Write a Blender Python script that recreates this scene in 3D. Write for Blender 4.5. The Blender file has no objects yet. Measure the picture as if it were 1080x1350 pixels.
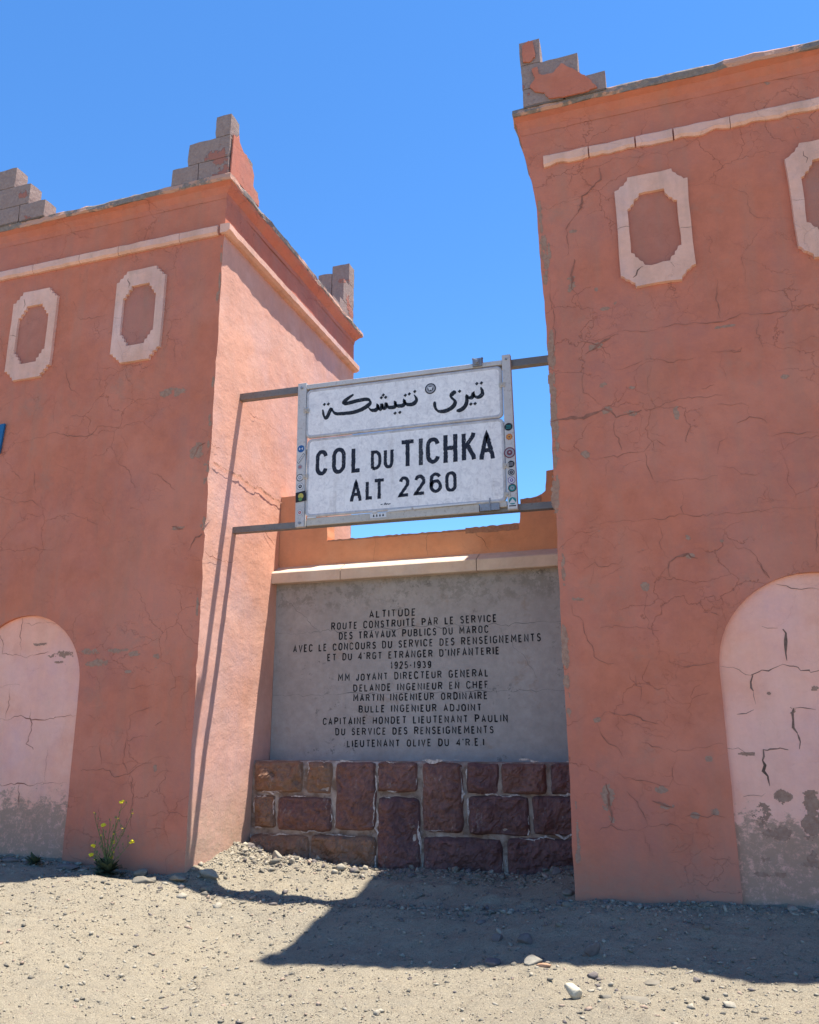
import bpy, bmesh, math, random
import numpy as np
from mathutils import Vector, Matrix, noise as mn
random.seed(7)
SC = bpy.context.scene

# ------------------------------------------------------------------ camera
cd = bpy.data.cameras.new('camera'); cam = bpy.data.objects.new('camera', cd)
SC.collection.objects.link(cam); SC.camera = cam
cd.sensor_fit = 'HORIZONTAL'; cd.sensor_width = 36.0; cd.lens = 36.01
cd.clip_start = .05; cd.clip_end = 3000
RM = Matrix(((.950, .312, -.003), (-.083, .244, -.966), (-.301, .918, .258)))
r = Vector(RM[0]).normalized(); f_ = Vector(RM[2]).normalized(); up = r.cross(f_).normalized()
r = f_.cross(up)
cam.matrix_world = Matrix(((r.x, up.x, -f_.x, 0), (r.y, up.y, -f_.y, 0), (r.z, up.z, -f_.z, 1.35), (0, 0, 0, 1)))

# ------------------------------------------------------------------ light
SUN = Vector((.235, .14, 1)).normalized()
w = bpy.data.worlds.new('World'); SC.world = w; w.use_nodes = True
wn = w.node_tree.nodes; wl = w.node_tree.links
bg = wn['Background']; sky = wn.new('ShaderNodeTexSky'); sky.sky_type = 'NISHITA'; sky.sun_disc = False
sky.sun_elevation = math.asin(SUN.z); sky.sun_rotation = math.atan2(SUN.x, SUN.y)
sky.altitude = 2200; sky.air_density = 1.0; sky.dust_density = .0; sky.ozone_density = 4.0
hs = wn.new('ShaderNodeHueSaturation'); hs.inputs['Saturation'].default_value = 1.2; hs.inputs['Value'].default_value = .9
wl.new(sky.outputs[0], hs.inputs['Color']); wl.new(hs.outputs[0], bg.inputs[0]); bg.inputs[1].default_value = .15
sd = bpy.data.lights.new('sun', 'SUN'); sd.energy = 5.0; sd.angle = math.radians(.5); sd.color = (1, .95, .87)
so = bpy.data.objects.new('sun', sd); SC.collection.objects.link(so)
so.rotation_euler = SUN.to_track_quat('Z', 'Y').to_euler(); so.location = (3, 2, 14)
SC.view_settings.view_transform = 'Standard'; SC.view_settings.look = 'None'
SC.view_settings.exposure = 1.2; SC.view_settings.gamma = 1; SC.view_settings.use_curve_mapping = False

# ------------------------------------------------------------------ node material helpers
class NT:
    def __init__(s, name, rough=.9, spec=.25):
        s.m = bpy.data.materials.new(name); s.m.use_nodes = True
        s.t = s.m.node_tree; s.n = s.t.nodes; s.l = s.t.links
        s.b = s.n['Principled BSDF']; s.b.inputs['Roughness'].default_value = rough
        s.b.inputs['Specular IOR Level'].default_value = spec
        s.pos = s.n.new('ShaderNodeNewGeometry').outputs['Position']
    def put(s, sock, v):
        if isinstance(v, (int, float)): sock.default_value = v
        elif isinstance(v, (tuple, list)): sock.default_value = (*v, 1) if len(v) == 3 and len(sock.default_value) == 4 else v
        else: s.l.new(v, sock)
    def math(s, op, a, b=0, c=0, clamp=False):
        n = s.n.new('ShaderNodeMath'); n.operation = op; n.use_clamp = clamp
        for i, v in enumerate((a, b, c)): s.put(n.inputs[i], v)
        return n.outputs[0]
    def scale(s, v, xyz):
        n = s.n.new('ShaderNodeVectorMath'); n.operation = 'MULTIPLY'; s.put(n.inputs[0], v); n.inputs[1].default_value = xyz
        return n.outputs[0]
    def add(s, v, u):
        n = s.n.new('ShaderNodeVectorMath'); n.operation = 'ADD'; s.put(n.inputs[0], v)
        if isinstance(u, tuple): n.inputs[1].default_value = u
        else: s.l.new(u, n.inputs[1])
        return n.outputs[0]
    def noise(s, sc, det=4, rough=.55, vec=None, dist=0, col=False):
        n = s.n.new('ShaderNodeTexNoise'); s.l.new(vec or s.pos, n.inputs['Vector'])
        n.inputs['Scale'].default_value = sc; n.inputs['Detail'].default_value = det
        n.inputs['Roughness'].default_value = rough; n.inputs['Distortion'].default_value = dist
        return n.outputs['Color' if col else 'Fac']
    def vor(s, sc, feat='F1', vec=None, rnd=1, out='Distance'):
        n = s.n.new('ShaderNodeTexVoronoi'); n.feature = feat; s.l.new(vec or s.pos, n.inputs['Vector'])
        n.inputs['Scale'].default_value = sc; n.inputs['Randomness'].default_value = rnd
        return n.outputs[out]
    def ramp(s, v, a, b, lo=0., hi=1.):
        n = s.n.new('ShaderNodeMapRange'); n.clamp = True; s.l.new(v, n.inputs[0])
        for i, x in enumerate((a, b, lo, hi)): n.inputs[1+i].default_value = x
        return n.outputs[0]
    def mix(s, f, a, b, mode='MIX'):
        n = s.n.new('ShaderNodeMix'); n.data_type = 'RGBA'; n.blend_type = mode
        s.put(n.inputs[0], f); s.put(n.inputs[6], a); s.put(n.inputs[7], b)
        return n.outputs[2]
    def z(s):
        n = s.n.new('ShaderNodeSeparateXYZ'); s.l.new(s.pos, n.inputs[0]); return n.outputs[2]
    def color(s, c): s.put(s.b.inputs['Base Color'], c); return s
    def bump(s, h, st=.5, d=.01):
        n = s.n.new('ShaderNodeBump'); n.inputs['Strength'].default_value = st; n.inputs['Distance'].default_value = d
        s.l.new(h, n.inputs['Height'])
        if s.b.inputs['Normal'].links: s.l.new(s.b.inputs['Normal'].links[0].from_socket, n.inputs['Normal'])
        s.l.new(n.outputs[0], s.b.inputs['Normal']); return s

def plaster(name, c1, c2, c3, crack=1., dirt=None, streak=1., bump=.6):
    """painted lime/cement plaster: c1 base, c2 weathered tint, c3 cement showing through"""
    t = NT(name, .92, .15)
    big = t.noise(.55, 5, .6); mid = t.noise(2.6, 6, .65); fine = t.noise(38, 5, .7)
    c = t.mix(t.ramp(big, .36, .64), c1, c2)
    c = t.mix(t.ramp(mid, .38, .70, 0, .75), c, tuple(x*.80 for x in c1))
    big2 = t.noise(.8, 5, .6, vec=t.add(t.pos, (11, 4, 6)))
    c = t.mix(t.ramp(big2, .48, .66, 0, .75), c, (c1[0]*.80, c1[1]*.98, c1[2]*1.30))
    big3 = t.noise(.7, 5, .6, vec=t.add(t.pos, (-3, 14, 2)))
    c = t.mix(t.ramp(big3, .54, .72, 0, .35), c, (min(.9, c1[0]*1.10), c1[1]*1.08, c1[2]*.88))
    m4 = t.noise(6.5, 6, .7, vec=t.add(t.pos, (1, 2, 9)))
    c = t.mix(t.ramp(m4, .42, .64, 0, .32), c, tuple(min(.9, x*1.22) for x in c1))
    ble = t.math('MULTIPLY', t.ramp(t.noise(1.1, 7, .68, vec=t.add(t.pos, (21, 3, 8))), .48, .64), .42)
    c = t.mix(ble, c, (min(.9, c1[0]*1.08+.03), min(.8, c1[1]*1.3+.02), min(.7, c1[2]*1.45+.02)))
    # rain streaks, stretched vertically
    st = t.noise(3.2, 5, .6, vec=t.scale(t.pos, (1.6, 1.6, .16)))
    c = t.mix(t.ramp(st, .48, .72, 0, .50*streak), c, tuple(.55*a+.45*b for a, b in zip(c3, c1)))
    # grey smudges where the paint is thin
    sm = t.math('MULTIPLY', t.ramp(t.noise(1.5, 7, .72), .56, .72), t.ramp(t.noise(9, 4, .6), .35, .65))
    c = t.mix(t.math('MULTIPLY', sm, .5*streak), c, c3)
    # tiny chips
    ch = t.math('MULTIPLY', t.ramp(t.noise(17, 3, .6), .70, .74), t.ramp(t.noise(1.7, 3), .5, .62))
    c = t.mix(t.math('MULTIPLY', ch, .6), c, c3)
    # hairline crack network following the block courses
    wob = t.scale(t.add(t.noise(2.2, 5, .6, col=True), (-.5, -.5, -.5)), (.5, .5, .5))
    vv = t.scale(t.add(t.pos, wob), (1, 1, 1.25))
    e = t.vor(2.1, 'DISTANCE_TO_EDGE', vec=vv)
    line = t.ramp(e, .0, .009, 1, 0)
    gate = t.ramp(t.noise(1.1, 3, .5), .47, .58)
    e2 = t.vor(5.5, 'DISTANCE_TO_EDGE', vec=vv); line2 = t.ramp(e2, 0, .012, 1, 0)
    gate2 = t.math('MULTIPLY', t.ramp(t.noise(1.9, 3, .5, vec=t.add(t.pos, (3, 7, 1))), .55, .62), .6)
    ck = t.math('MAXIMUM', t.math('MULTIPLY', line, gate), t.math('MULTIPLY', line2, gate2))
    ck = t.math('MULTIPLY', ck, crack)
    c = t.mix(t.math('MULTIPLY', ck, .55), c, tuple(x*.45 for x in c1))
    c = t.mix(t.ramp(fine, .3, .7, 0, .16), c, tuple(min(1, x*1.25) for x in c1))
    if dirt:
        zz = t.z(); dz = t.add(t.pos, (0, 0, 0))
        k = t.math('ADD', zz, t.math('MULTIPLY', t.math('SUBTRACT', t.noise(3.2, 8, .75), .5), dirt[1]*3.0))
        m = t.ramp(k, dirt[0], dirt[0]+dirt[2], 1, 0)
        pn = t.noise(7, 12, .8, vec=t.scale(t.pos, (1, 1, 1.5)))
        if dirt[4] > .8: m = t.math('MULTIPLY', t.ramp(t.math('ADD', t.math('MULTIPLY', m, .75), t.math('MULTIPLY', pn, 1.5)), 1.12, 1.22), t.ramp(t.noise(22, 8, .8), .36, .50, .25, 1))
        else: m = t.math('MULTIPLY', m, t.ramp(pn, .35, .62, .35, 1))
        c = t.mix(t.math('MULTIPLY', m, dirt[4]), c, dirt[3])
    t.color(c)
    tro = t.noise(5, 6, .6, vec=t.scale(t.pos, (1, 1, 1.6)))
    t.bump(tro, .30*bump, .03); t.bump(t.noise(16, 5, .65), .35*bump, .012); t.bump(fine, .5*bump, .006)
    t.bump(t.math('SUBTRACT', 1, ck), .6, .008)
    return t.m

CEM = (.27, .20, .15)
TC1, TC2 = (.52, .166, .094), (.455, .158, .110)
M = {}
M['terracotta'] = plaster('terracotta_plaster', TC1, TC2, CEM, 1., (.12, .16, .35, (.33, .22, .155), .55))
M['oval_field'] = plaster('brown_field_plaster', (.43, .155, .10), (.38, .15, .11), CEM, .5, None, 1.)
M['terracotta_sunlit'] = plaster('terracotta_sunlit_plaster', (.68, .35, .245), (.61, .31, .225), CEM, .25, (.33, .2, .75, (.40, .30, .21), .75), .35, .75)  # paler copy of the front terracotta; direct sun on the side painted into its colour
M['pink'] = plaster('pink_plaster', (.86, .40, .275), (.78, .37, .265), CEM, .3, (.42, .22, .55, (.34, .215, .14), .85), .35)
M['pale_trim'] = plaster('pale_pink_trim', (.72, .40, .285), (.60, .34, .25), CEM, .5, None, 1.3)
M['orange'] = plaster('orange_plaster', (.60, .285, .155), (.53, .25, .145), CEM, .3, None, .7)
M['ledge'] = plaster('cream_ledge_paint', (.58, .45, .34), (.50, .38, .29), (.25, .21, .18), .2, None, .6)

t = NT('cornice_cement', .95, .1)
n1 = t.noise(1.6, 6, .7); n2 = t.noise(20, 5, .7)
c = t.mix(t.ramp(n2, .3, .7), (.17, .135, .115), (.27, .22, .185))
c = t.mix(t.ramp(n1, .50, .54), c, (.50, .28, .20))
t.color(c); t.bump(n2, .8, .012); t.bump(t.noise(6, 4), .6, .03); M['cornice'] = t.m

def blockmat(name, thr, plast):
    t = NT(name, .95, .1)
    n1 = t.noise(3.1, 6, .6); n2 = t.noise(30, 5, .7); n3 = t.noise(7, 4)
    c = t.mix(t.ramp(n2, .3, .7), (.24, .165, .14), (.35, .26, .22))
    c = t.mix(t.ramp(n3, .4, .7, 0, .5), c, (.29, .20, .165))
    m = t.ramp(n1, thr, thr+.02)
    c = t.mix(m, c, plast); t.color(c)
    t.bump(m, .8, .01); t.bump(n2, .9, .01); t.bump(t.noise(90, 2), .6, .004)
    return t.m
M['block'] = blockmat('concrete_block', .60, (.36, .15, .11))
M['block_plastered'] = blockmat('concrete_block_with_plaster', .46, (.43, .15, .10))
t = NT('block_mortar', .95, .1); n = t.noise(25, 5, .7); t.color(t.mix(n, (.10, .08, .07), (.24, .19, .165))); t.bump(n, 1, .015); M['blockmortar'] = t.m
t = NT('bare_cement_patch', .95, .1); n = t.noise(30, 5, .7); t.color(t.mix(t.ramp(n, .3, .7), (.29, .155, .105), (.40, .245, .17))); t.bump(n, .9, .008); M['patch'] = t.m
t = NT('crack_shadow', 1, 0); n = t.noise(12, 4, .7); t.color(t.mix(t.ramp(n, .35, .65), (.12, .075, .055), (.26, .16, .12))); M['crack'] = t.m
t = NT('crack_pale', 1, 0); n = t.noise(12, 4, .7); t.color(t.mix(t.ramp(n, .35, .65), (.22, .095, .065), (.34, .145, .10))); M['crackpale'] = t.m
t = NT('crack_ridge', 1, 0); n = t.noise(20, 4, .7); t.color(t.mix(t.ramp(n, .4, .6), (.62, .34, .23), (.38, .19, .13))); t.bump(n, 1, .01); M['ridge'] = t.m

# engraved plaque concrete
t = NT('plaque_cement', .85, .25)
n1 = t.noise(1.3, 6, .65); n2 = t.noise(9, 6, .7); n3 = t.noise(45, 4, .7)
c = t.mix(t.ramp(n1, .3, .7), (.32, .295, .27), (.41, .38, .345))
c = t.mix(t.ramp(n2, .35, .7, 0, .5), c, (.22, .20, .175))
c = t.mix(t.math('MULTIPLY', t.ramp(t.noise(2.4, 6, .7, vec=t.add(t.pos, (5, 0, 0))), .60, .66), .35), c, (.27, .18, .11))
zz = t.z(); top = t.ramp(t.math('ADD', zz, t.math('MULTIPLY', t.noise(4, 5, .7), .5)), 2.92, 3.08)
sp = t.math('MULTIPLY', top, t.ramp(t.noise(7, 7, .8), .50, .55))
c = t.mix(t.math('MULTIPLY', sp, .38), c, (.12, .115, .09))
sp = t.math('MULTIPLY', top, t.ramp(t.noise(11, 6, .8, vec=t.add(t.pos, (2, 1, 5))), .55, .60))
c = t.mix(t.math('MULTIPLY', sp, .5), c, (.33, .31, .29))
sp = t.math('MULTIPLY', t.ramp(t.noise(1.6, 3, .5, vec=t.add(t.pos, (9, 1, 4))), .52, .6), t.ramp(t.noise(12, 6, .8), .58, .62))
c = t.mix(t.math('MULTIPLY', sp, .6), c, (.09, .085, .08))
t.color(c); t.bump(n2, .4, .015); t.bump(n3, .4, .004); M['plaque'] = t.m
t = NT('engraved_black_paint', .8, .2); n = t.noise(14, 5, .7)
t.color(t.mix(t.ramp(n, .56, .70, 0, .75), (.012, .012, .014), (.15, .14, .135))); M['ink'] = t.m
t = NT('plaque_joint', .9, .1); n = t.noise(16, 4, .7); t.color(t.mix(t.ramp(n, .4, .6), (.10, .097, .094), (.19, .18, .175))); M['joint'] = t.m

# rock faced stone
def stonemat(name, a, b, eff):
    t = NT(name, .85, .3)
    n1 = t.noise(3.5, 6, .65); n2 = t.noise(22, 6, .7); n3 = t.noise(70, 3, .7)
    c = t.mix(t.ramp(n1, .3, .7), a, b); c = t.mix(t.ramp(n2, .35, .7, 0, .6), c, tuple(x*.55 for x in a))
    c = t.mix(t.math('MULTIPLY', t.ramp(t.noise(6, 7, .75, vec=t.scale(t.pos, (1.5, 1, .6))), .60, .66), eff), c, (.36, .29, .24))
    t.color(c); t.bump(n2, .8, .02); t.bump(n3, .7, .005); return t.m
M['stoneA'] = stonemat('brown_red_stone', (.175, .085, .066), (.25, .125, .098), .55)
M['stoneB'] = stonemat('plum_stone', (.135, .066, .060), (.21, .105, .088), .5)
M['stoneC'] = stonemat('ochre_stained_stone', (.24, .13, .08), (.30, .175, .11), .4)
t = NT('lime_mortar', .95, .1); n = t.noise(5, 6, .75); n2 = t.noise(40, 4, .7)
c = t.mix(t.ramp(n, .42, .58), (.22, .145, .10), (.64, .52, .42)); c = t.mix(t.ramp(n2, .3, .7, 0, .5), c, (.13, .085, .065)); c = t.mix(t.ramp(t.noise(1.7, 3), .42, .55, 0, .45), c, (.20, .125, .085))
t.color(c); t.bump(n, .9, .02); t.bump(n2, .8, .006); M['mortar'] = t.m

t = NT('lime_bloom', .95, .1); n = t.noise(40, 4, .7); t.color(t.mix(t.ramp(n, .35, .65), (.26, .20, .17), (.62, .54, .47))); t.bump(n, .8, .006); M['lime'] = t.m
# sign
t = NT('white_enamel_repainted', .55, .4)
n1 = t.noise(3, 6, .7); n2 = t.noise(14, 7, .75, dist=1.2); n3 = t.noise(70, 3)
c = t.mix(t.ramp(n1, .35, .65), (.82, .78, .74), (.70, .67, .65))
c = t.mix(t.ramp(n2, .45, .75, 0, .8), c, (.44, .42, .43)); c = t.mix(t.ramp(t.noise(7, 5, .7, vec=t.scale(t.pos, (1.5, 1, .22))), .55, .75, 0, .4), c, (.36, .31, .27))
c = t.mix(t.ramp(t.noise(22, 6, .75, vec=t.scale(t.pos, (1, 1, .5))), .56, .64, 0, .45), c, (.82, .79, .76))
t.color(c); t.bump(n2, .25, .004); t.bump(n3, .1, .002); M['enamel'] = t.m
t = NT('panel_bead', .6, .3); n = t.noise(12, 5, .7); t.color(t.mix(t.ramp(n, .4, .7), (.50, .49, .49), (.34, .32, .32))); M['bead'] = t.m
def paint(name, dark, thr, under=(.42, .42, .45)):
    t = NT(name, .6, .3); n = t.noise(24, 6, .75); n2 = t.noise(60, 3, .7)
    c = t.mix(t.ramp(n, thr, thr+.05), dark, under); c = t.mix(t.ramp(n2, .62, .7, 0, .5), c, under)
    t.color(c); return t.m
M['black'] = paint('black_sign_paint', (.010, .012, .022), .63)
M['black_worn'] = paint('worn_black_sign_paint', (.03, .032, .04), .57, (.25, .24, .24))
M['black_arabic'] = paint('black_arabic_paint', (.010, .012, .016), .70)
def metal(name, a, b, rust, met=.4, rough=.55):
    t = NT(name, rough, .5); t.b.inputs['Metallic'].default_value = met
    n = t.noise(9, 6, .7, vec=t.scale(t.pos, (.6, 1, 1))); n2 = t.noise(34, 5, .7)
    c = t.mix(t.ramp(n, .3, .7), a, b); c = t.mix(t.ramp(n2, .55, .68, 0, .7), c, rust)
    t.color(c); t.bump(n2, .3, .003); return t.m
M['bar'] = metal('grey_painted_bar', (.13, .125, .12), (.21, .19, .165), (.13, .08, .055), .2, .55)
M['post'] = metal('white_painted_post', (.52, .50, .48), (.43, .41, .39), (.26, .22, .19), 0, .6)
M['rail'] = metal('beige_rail', (.50, .46, .40), (.38, .34, .29), (.22, .18, .14), 0, .6)
M['galv'] = metal('galvanised_steel', (.30, .30, .31), (.20, .20, .21), (.16, .12, .09), .5, .5)
def flat(name, c, rough=.6, spec=.3):
    t = NT(name, rough, spec); n = t.noise(60, 3); t.color(t.mix(t.ramp(n, .3, .8, 0, .35), c, tuple(x*.6+.02 for x in c))); return t.m
for k, c in dict(k_black=(.015, .016, .02), k_white=(.60, .60, .60), k_blue=(.02, .10, .28), k_orange=(.50, .16, .04), k_maroon=(.16, .04, .06), k_teal=(.02, .22, .22),
                 k_purple=(.18, .12, .32), k_red=(.42, .06, .06), k_grey=(.30, .30, .32), k_green=(.10, .22, .06), k_yellow=(.45, .38, .08), blue_sign=(.01, .11, .26)).items(): M[k] = flat(k.replace('k_', 'sticker_'), c)
M['k_orangeyel'] = flat('sticker_amber', (.55, .30, .06))

# ground
t = NT('dusty_ground', .97, .1)
n1 = t.noise(.8, 6, .6); n2 = t.noise(7, 7, .7); n3 = t.noise(60, 5, .75); v = t.vor(75)
c = t.mix(t.ramp(n1, .35, .65), (.325, .28, .205), (.25, .222, .172))
c = t.mix(t.ramp(n2, .38, .7, 0, .6), c, (.22, .185, .135))
c = t.mix(t.ramp(n3, .35, .7, 0, .6), c, (.42, .355, .245))
c = t.mix(t.math('MULTIPLY', t.ramp(v, .10, .2, 1, 0), .5), c, (.17, .15, .135))
n4 = t.noise(130, 3, .8); c = t.mix(t.ramp(n4, .52, .66, 0, .75), c, (.16, .135, .10)); c = t.mix(t.ramp(n4, .30, .44, .6, 0), c, (.52, .45, .32))
n5 = t.noise(24, 5, .75); c = t.mix(t.ramp(n5, .52, .68, 0, .5), c, (.20, .165, .12))
t.color(c); t.bump(n2, .6, .04); t.bump(n5, .7, .02); t.bump(n3, 1, .014); t.bump(n4, .8, .006); M['ground'] = t.m
def rockmat(name, a, b):
    t = NT(name, .93, .15); n = t.noise(14, 6, .7); n2 = t.noise(60, 4, .7)
    oi = t.n.new('ShaderNodeObjectInfo')
    c = t.mix(t.ramp(n, .3, .7), a, b); c = t.mix(t.ramp(n2, .5, .8, 0, .5), c, tuple(x*.6 for x in a))
    t.color(c); t.bump(n, .7, .01); t.bump(n2, .6, .003); return t.m
M['g1'] = rockmat('grey_gravel', (.155, .135, .105), (.22, .195, .15)); M['g2'] = rockmat('pale_gravel', (.27, .235, .18), (.35, .31, .235))
M['g3'] = rockmat('dark_gravel', (.12, .10, .09), (.18, .155, .14)); M['g4'] = rockmat('brown_gravel', (.28, .20, .15), (.35, .27, .20))
M['paleRock'] = rockmat('cream_rock', (.42, .37, .27), (.52, .46, .34)); M['debris'] = rockmat('rusty_debris', (.30, .16, .09), (.38, .25, .16))
M['leaf'] = flat('dusty_leaf', (.055, .075, .035), .8); M['stem'] = flat('green_stem', (.12, .15, .05), .8); M['petal'] = flat('yellow_petal', (.78, .62, .02), .7)
M['hill'] = rockmat('dry_hill', (.20, .15, .11), (.26, .20, .15))

# ------------------------------------------------------------------ mesh helpers
class MB:
    def __init__(s): s.v = []; s.f = []; s.mi = []; s.cur = 0
    def addv(s, vs): b = len(s.v); s.v += [tuple(v) for v in vs]; return b
    def face(s, *ix): s.f.append(ix); s.mi.append(s.cur)
    def box(s, x0, x1, y0, y1, z0, z1, jit=0):
        b = s.addv([(x + random.uniform(-jit, jit), y + random.uniform(-jit, jit), z + random.uniform(-jit, jit)) for x in (x0, x1) for y in (y0, y1) for z in (z0, z1)])
        for q in ((0, 1, 3, 2), (4, 6, 7, 5), (0, 4, 5, 1), (2, 3, 7, 6), (0, 2, 6, 4), (1, 5, 7, 3)): s.face(*[b+i for i in q])
    def prism_y(s, pts, y0, y1, caps=True):          # pts (x,z), extruded along y
        n = len(pts); b = s.addv([(x, y0, z) for x, z in pts]); s.addv([(x, y1, z) for x, z in pts])
        if caps: s.face(*range(b, b+n)); s.face(*range(b+2*n-1, b+n-1, -1))
        for i in range(n): j = (i+1) % n; s.face(b+i, b+n+i, b+n+j, b+j)
    def tube(s, pts, rad, k=6, caps=True):
        pts = [Vector(p) for p in pts]; rr = rad if isinstance(rad, (list, tuple)) else [rad]*len(pts); rings = []
        for i, p in enumerate(pts):
            d = (pts[min(i+1, len(pts)-1)] - pts[max(i-1, 0)]).normalized()
            a = d.orthogonal().normalized() if i == 0 else (pa - d*pa.dot(d)).normalized(); pa = a
            c = d.cross(a); rings.append(s.addv([p + (a*math.cos(u)+c*math.sin(u))*rr[i] for u in [2*math.pi*q/k for q in range(k)]]))
        for i in range(len(pts)-1):
            for q in range(k): s.face(rings[i]+q, rings[i]+(q+1) % k, rings[i+1]+(q+1) % k, rings[i+1]+q)
        if caps: s.face(*[rings[0]+q for q in reversed(range(k))]); s.face(*[rings[-1]+q for q in range(k)])
    def build(s, name, mats, parent=None, smooth=False, kind=None, tri=False, bevel=0, sub=0, label=None, recalc=True):
        me = bpy.data.meshes.new(name); off = parent_off(parent)
        me.from_pydata([(v[0]-off.x, v[1]-off.y, v[2]-off.z) for v in s.v], [], s.f)
        if not isinstance(mats, (list, tuple)): mats = [mats]
        for m in mats: me.materials.append(m)
        me.polygons.foreach_set('material_index', s.mi)
        if tri or recalc:
            bm = bmesh.new(); bm.from_mesh(me)
            if recalc: bmesh.ops.recalc_face_normals(bm, faces=bm.faces)
            if tri: bmesh.ops.triangulate(bm, faces=bm.faces)
            if bevel: bmesh.ops.bevel(bm, geom=bm.edges[:], offset=bevel, segments=1, affect='EDGES', profile=.6)
            bm.to_mesh(me); bm.free()
        if smooth: me.polygons.foreach_set('use_smooth', [True]*len(me.polygons))
        me.update()
        o = bpy.data.objects.new(name, me); SC.collection.objects.link(o)
        if parent: o.parent = parent
        if kind: o['kind'] = kind
        if label: o['label'] = label
        return o
def parent_off(p):
    v = Vector((0, 0, 0))
    while p is not None: v += p.location; p = p.parent
    return v
def thing(name, label, cat, loc, group=None):
    o = bpy.data.objects.new(name, None); SC.collection.objects.link(o); o.location = loc; o.empty_display_size = .3
    o['label'] = label; o['category'] = cat
    if group: o['group'] = group
    return o
def tag(o, label, cat, group=None, kind=None):
    if label: o['label'] = label; o['category'] = cat
    if group: o['group'] = group
    if kind: o['kind'] = kind
    return o
def n1(x, seed=0., s=1.): return mn.noise((x*s, seed*7.31, seed*3.17))
def fr(x, y=0., z=0., o=4): return mn.fractal((x, y, z), .9, 2.1, o)

# numpy value noise for the ground
def vnoise(x, y, seed=0):
    def h(i, j):
        a = np.sin(i*127.1 + j*311.7 + seed*74.7)*43758.5453; return a - np.floor(a)
    xi = np.floor(x); yi = np.floor(y); fx = x-xi; fy = y-yi; fx = fx*fx*(3-2*fx); fy = fy*fy*(3-2*fy)
    return (h(xi, yi)*(1-fx)+h(xi+1, yi)*fx)*(1-fy) + (h(xi, yi+1)*(1-fx)+h(xi+1, yi+1)*fx)*fy - .5
def fbm(x, y, o=4, seed=0):
    r_ = 0; a = 1.
    for k in range(o): r_ = r_ + a*vnoise(x*2**k, y*2**k, seed+k*13); a *= .5
    return r_
Y0, YB = 7.258, 11.25
XA, XB = -4.63, -.98
def sm(t_): t_ = np.clip(t_, 0, 1); return t_*t_*(3-2*t_)
def gz(x, y):
    x = np.asarray(x, float); y = np.asarray(y, float)
    foot = np.interp(x, [-7.4, -6, -4.63, -4.2, -3.6, -1.6, -1.0, -.3, .9], [.13, .09, .0, -.07, -.10, -.10, .0, .05, .07])
    drop = np.interp(x, [-7, -4.8, -4.0, -3.4, -1.5, 1.], [.10, .04, .08, .17, .15, .2])
    z = foot - drop*sm((7.15-y)/1.2) - .05*sm((6-y)/2)
    z = z - .0 * x
    rec = sm((y-7.3)/.9)*sm((x-XA+.3)/.3)*sm((XB+.3-x)/.3)
    z = z + rec*.10
    z = z + .045*np.exp(-(((x+4.62)/.24)**2 + ((y-8.35)/.55)**2)) + .07*np.exp(-(((x+4.6)/.22)**2 + ((y-7.6)/.5)**2)) + .05*np.exp(-(((x+3.9)/.35)**2+((y-8.15)/.2)**2))
    z = z + .035*fbm(x*1.1, y*1.1, 3, 3) + .022*fbm(x*6, y*6, 3, 9) + .020*fbm(x*2.7+4, y*3.4, 2, 31)
    near = np.exp(-np.maximum(0, 7.3-y)/.3)
    z = z + near*.06*np.maximum(0, fbm(x*5, y*5, 4, 21))
    return z
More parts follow.
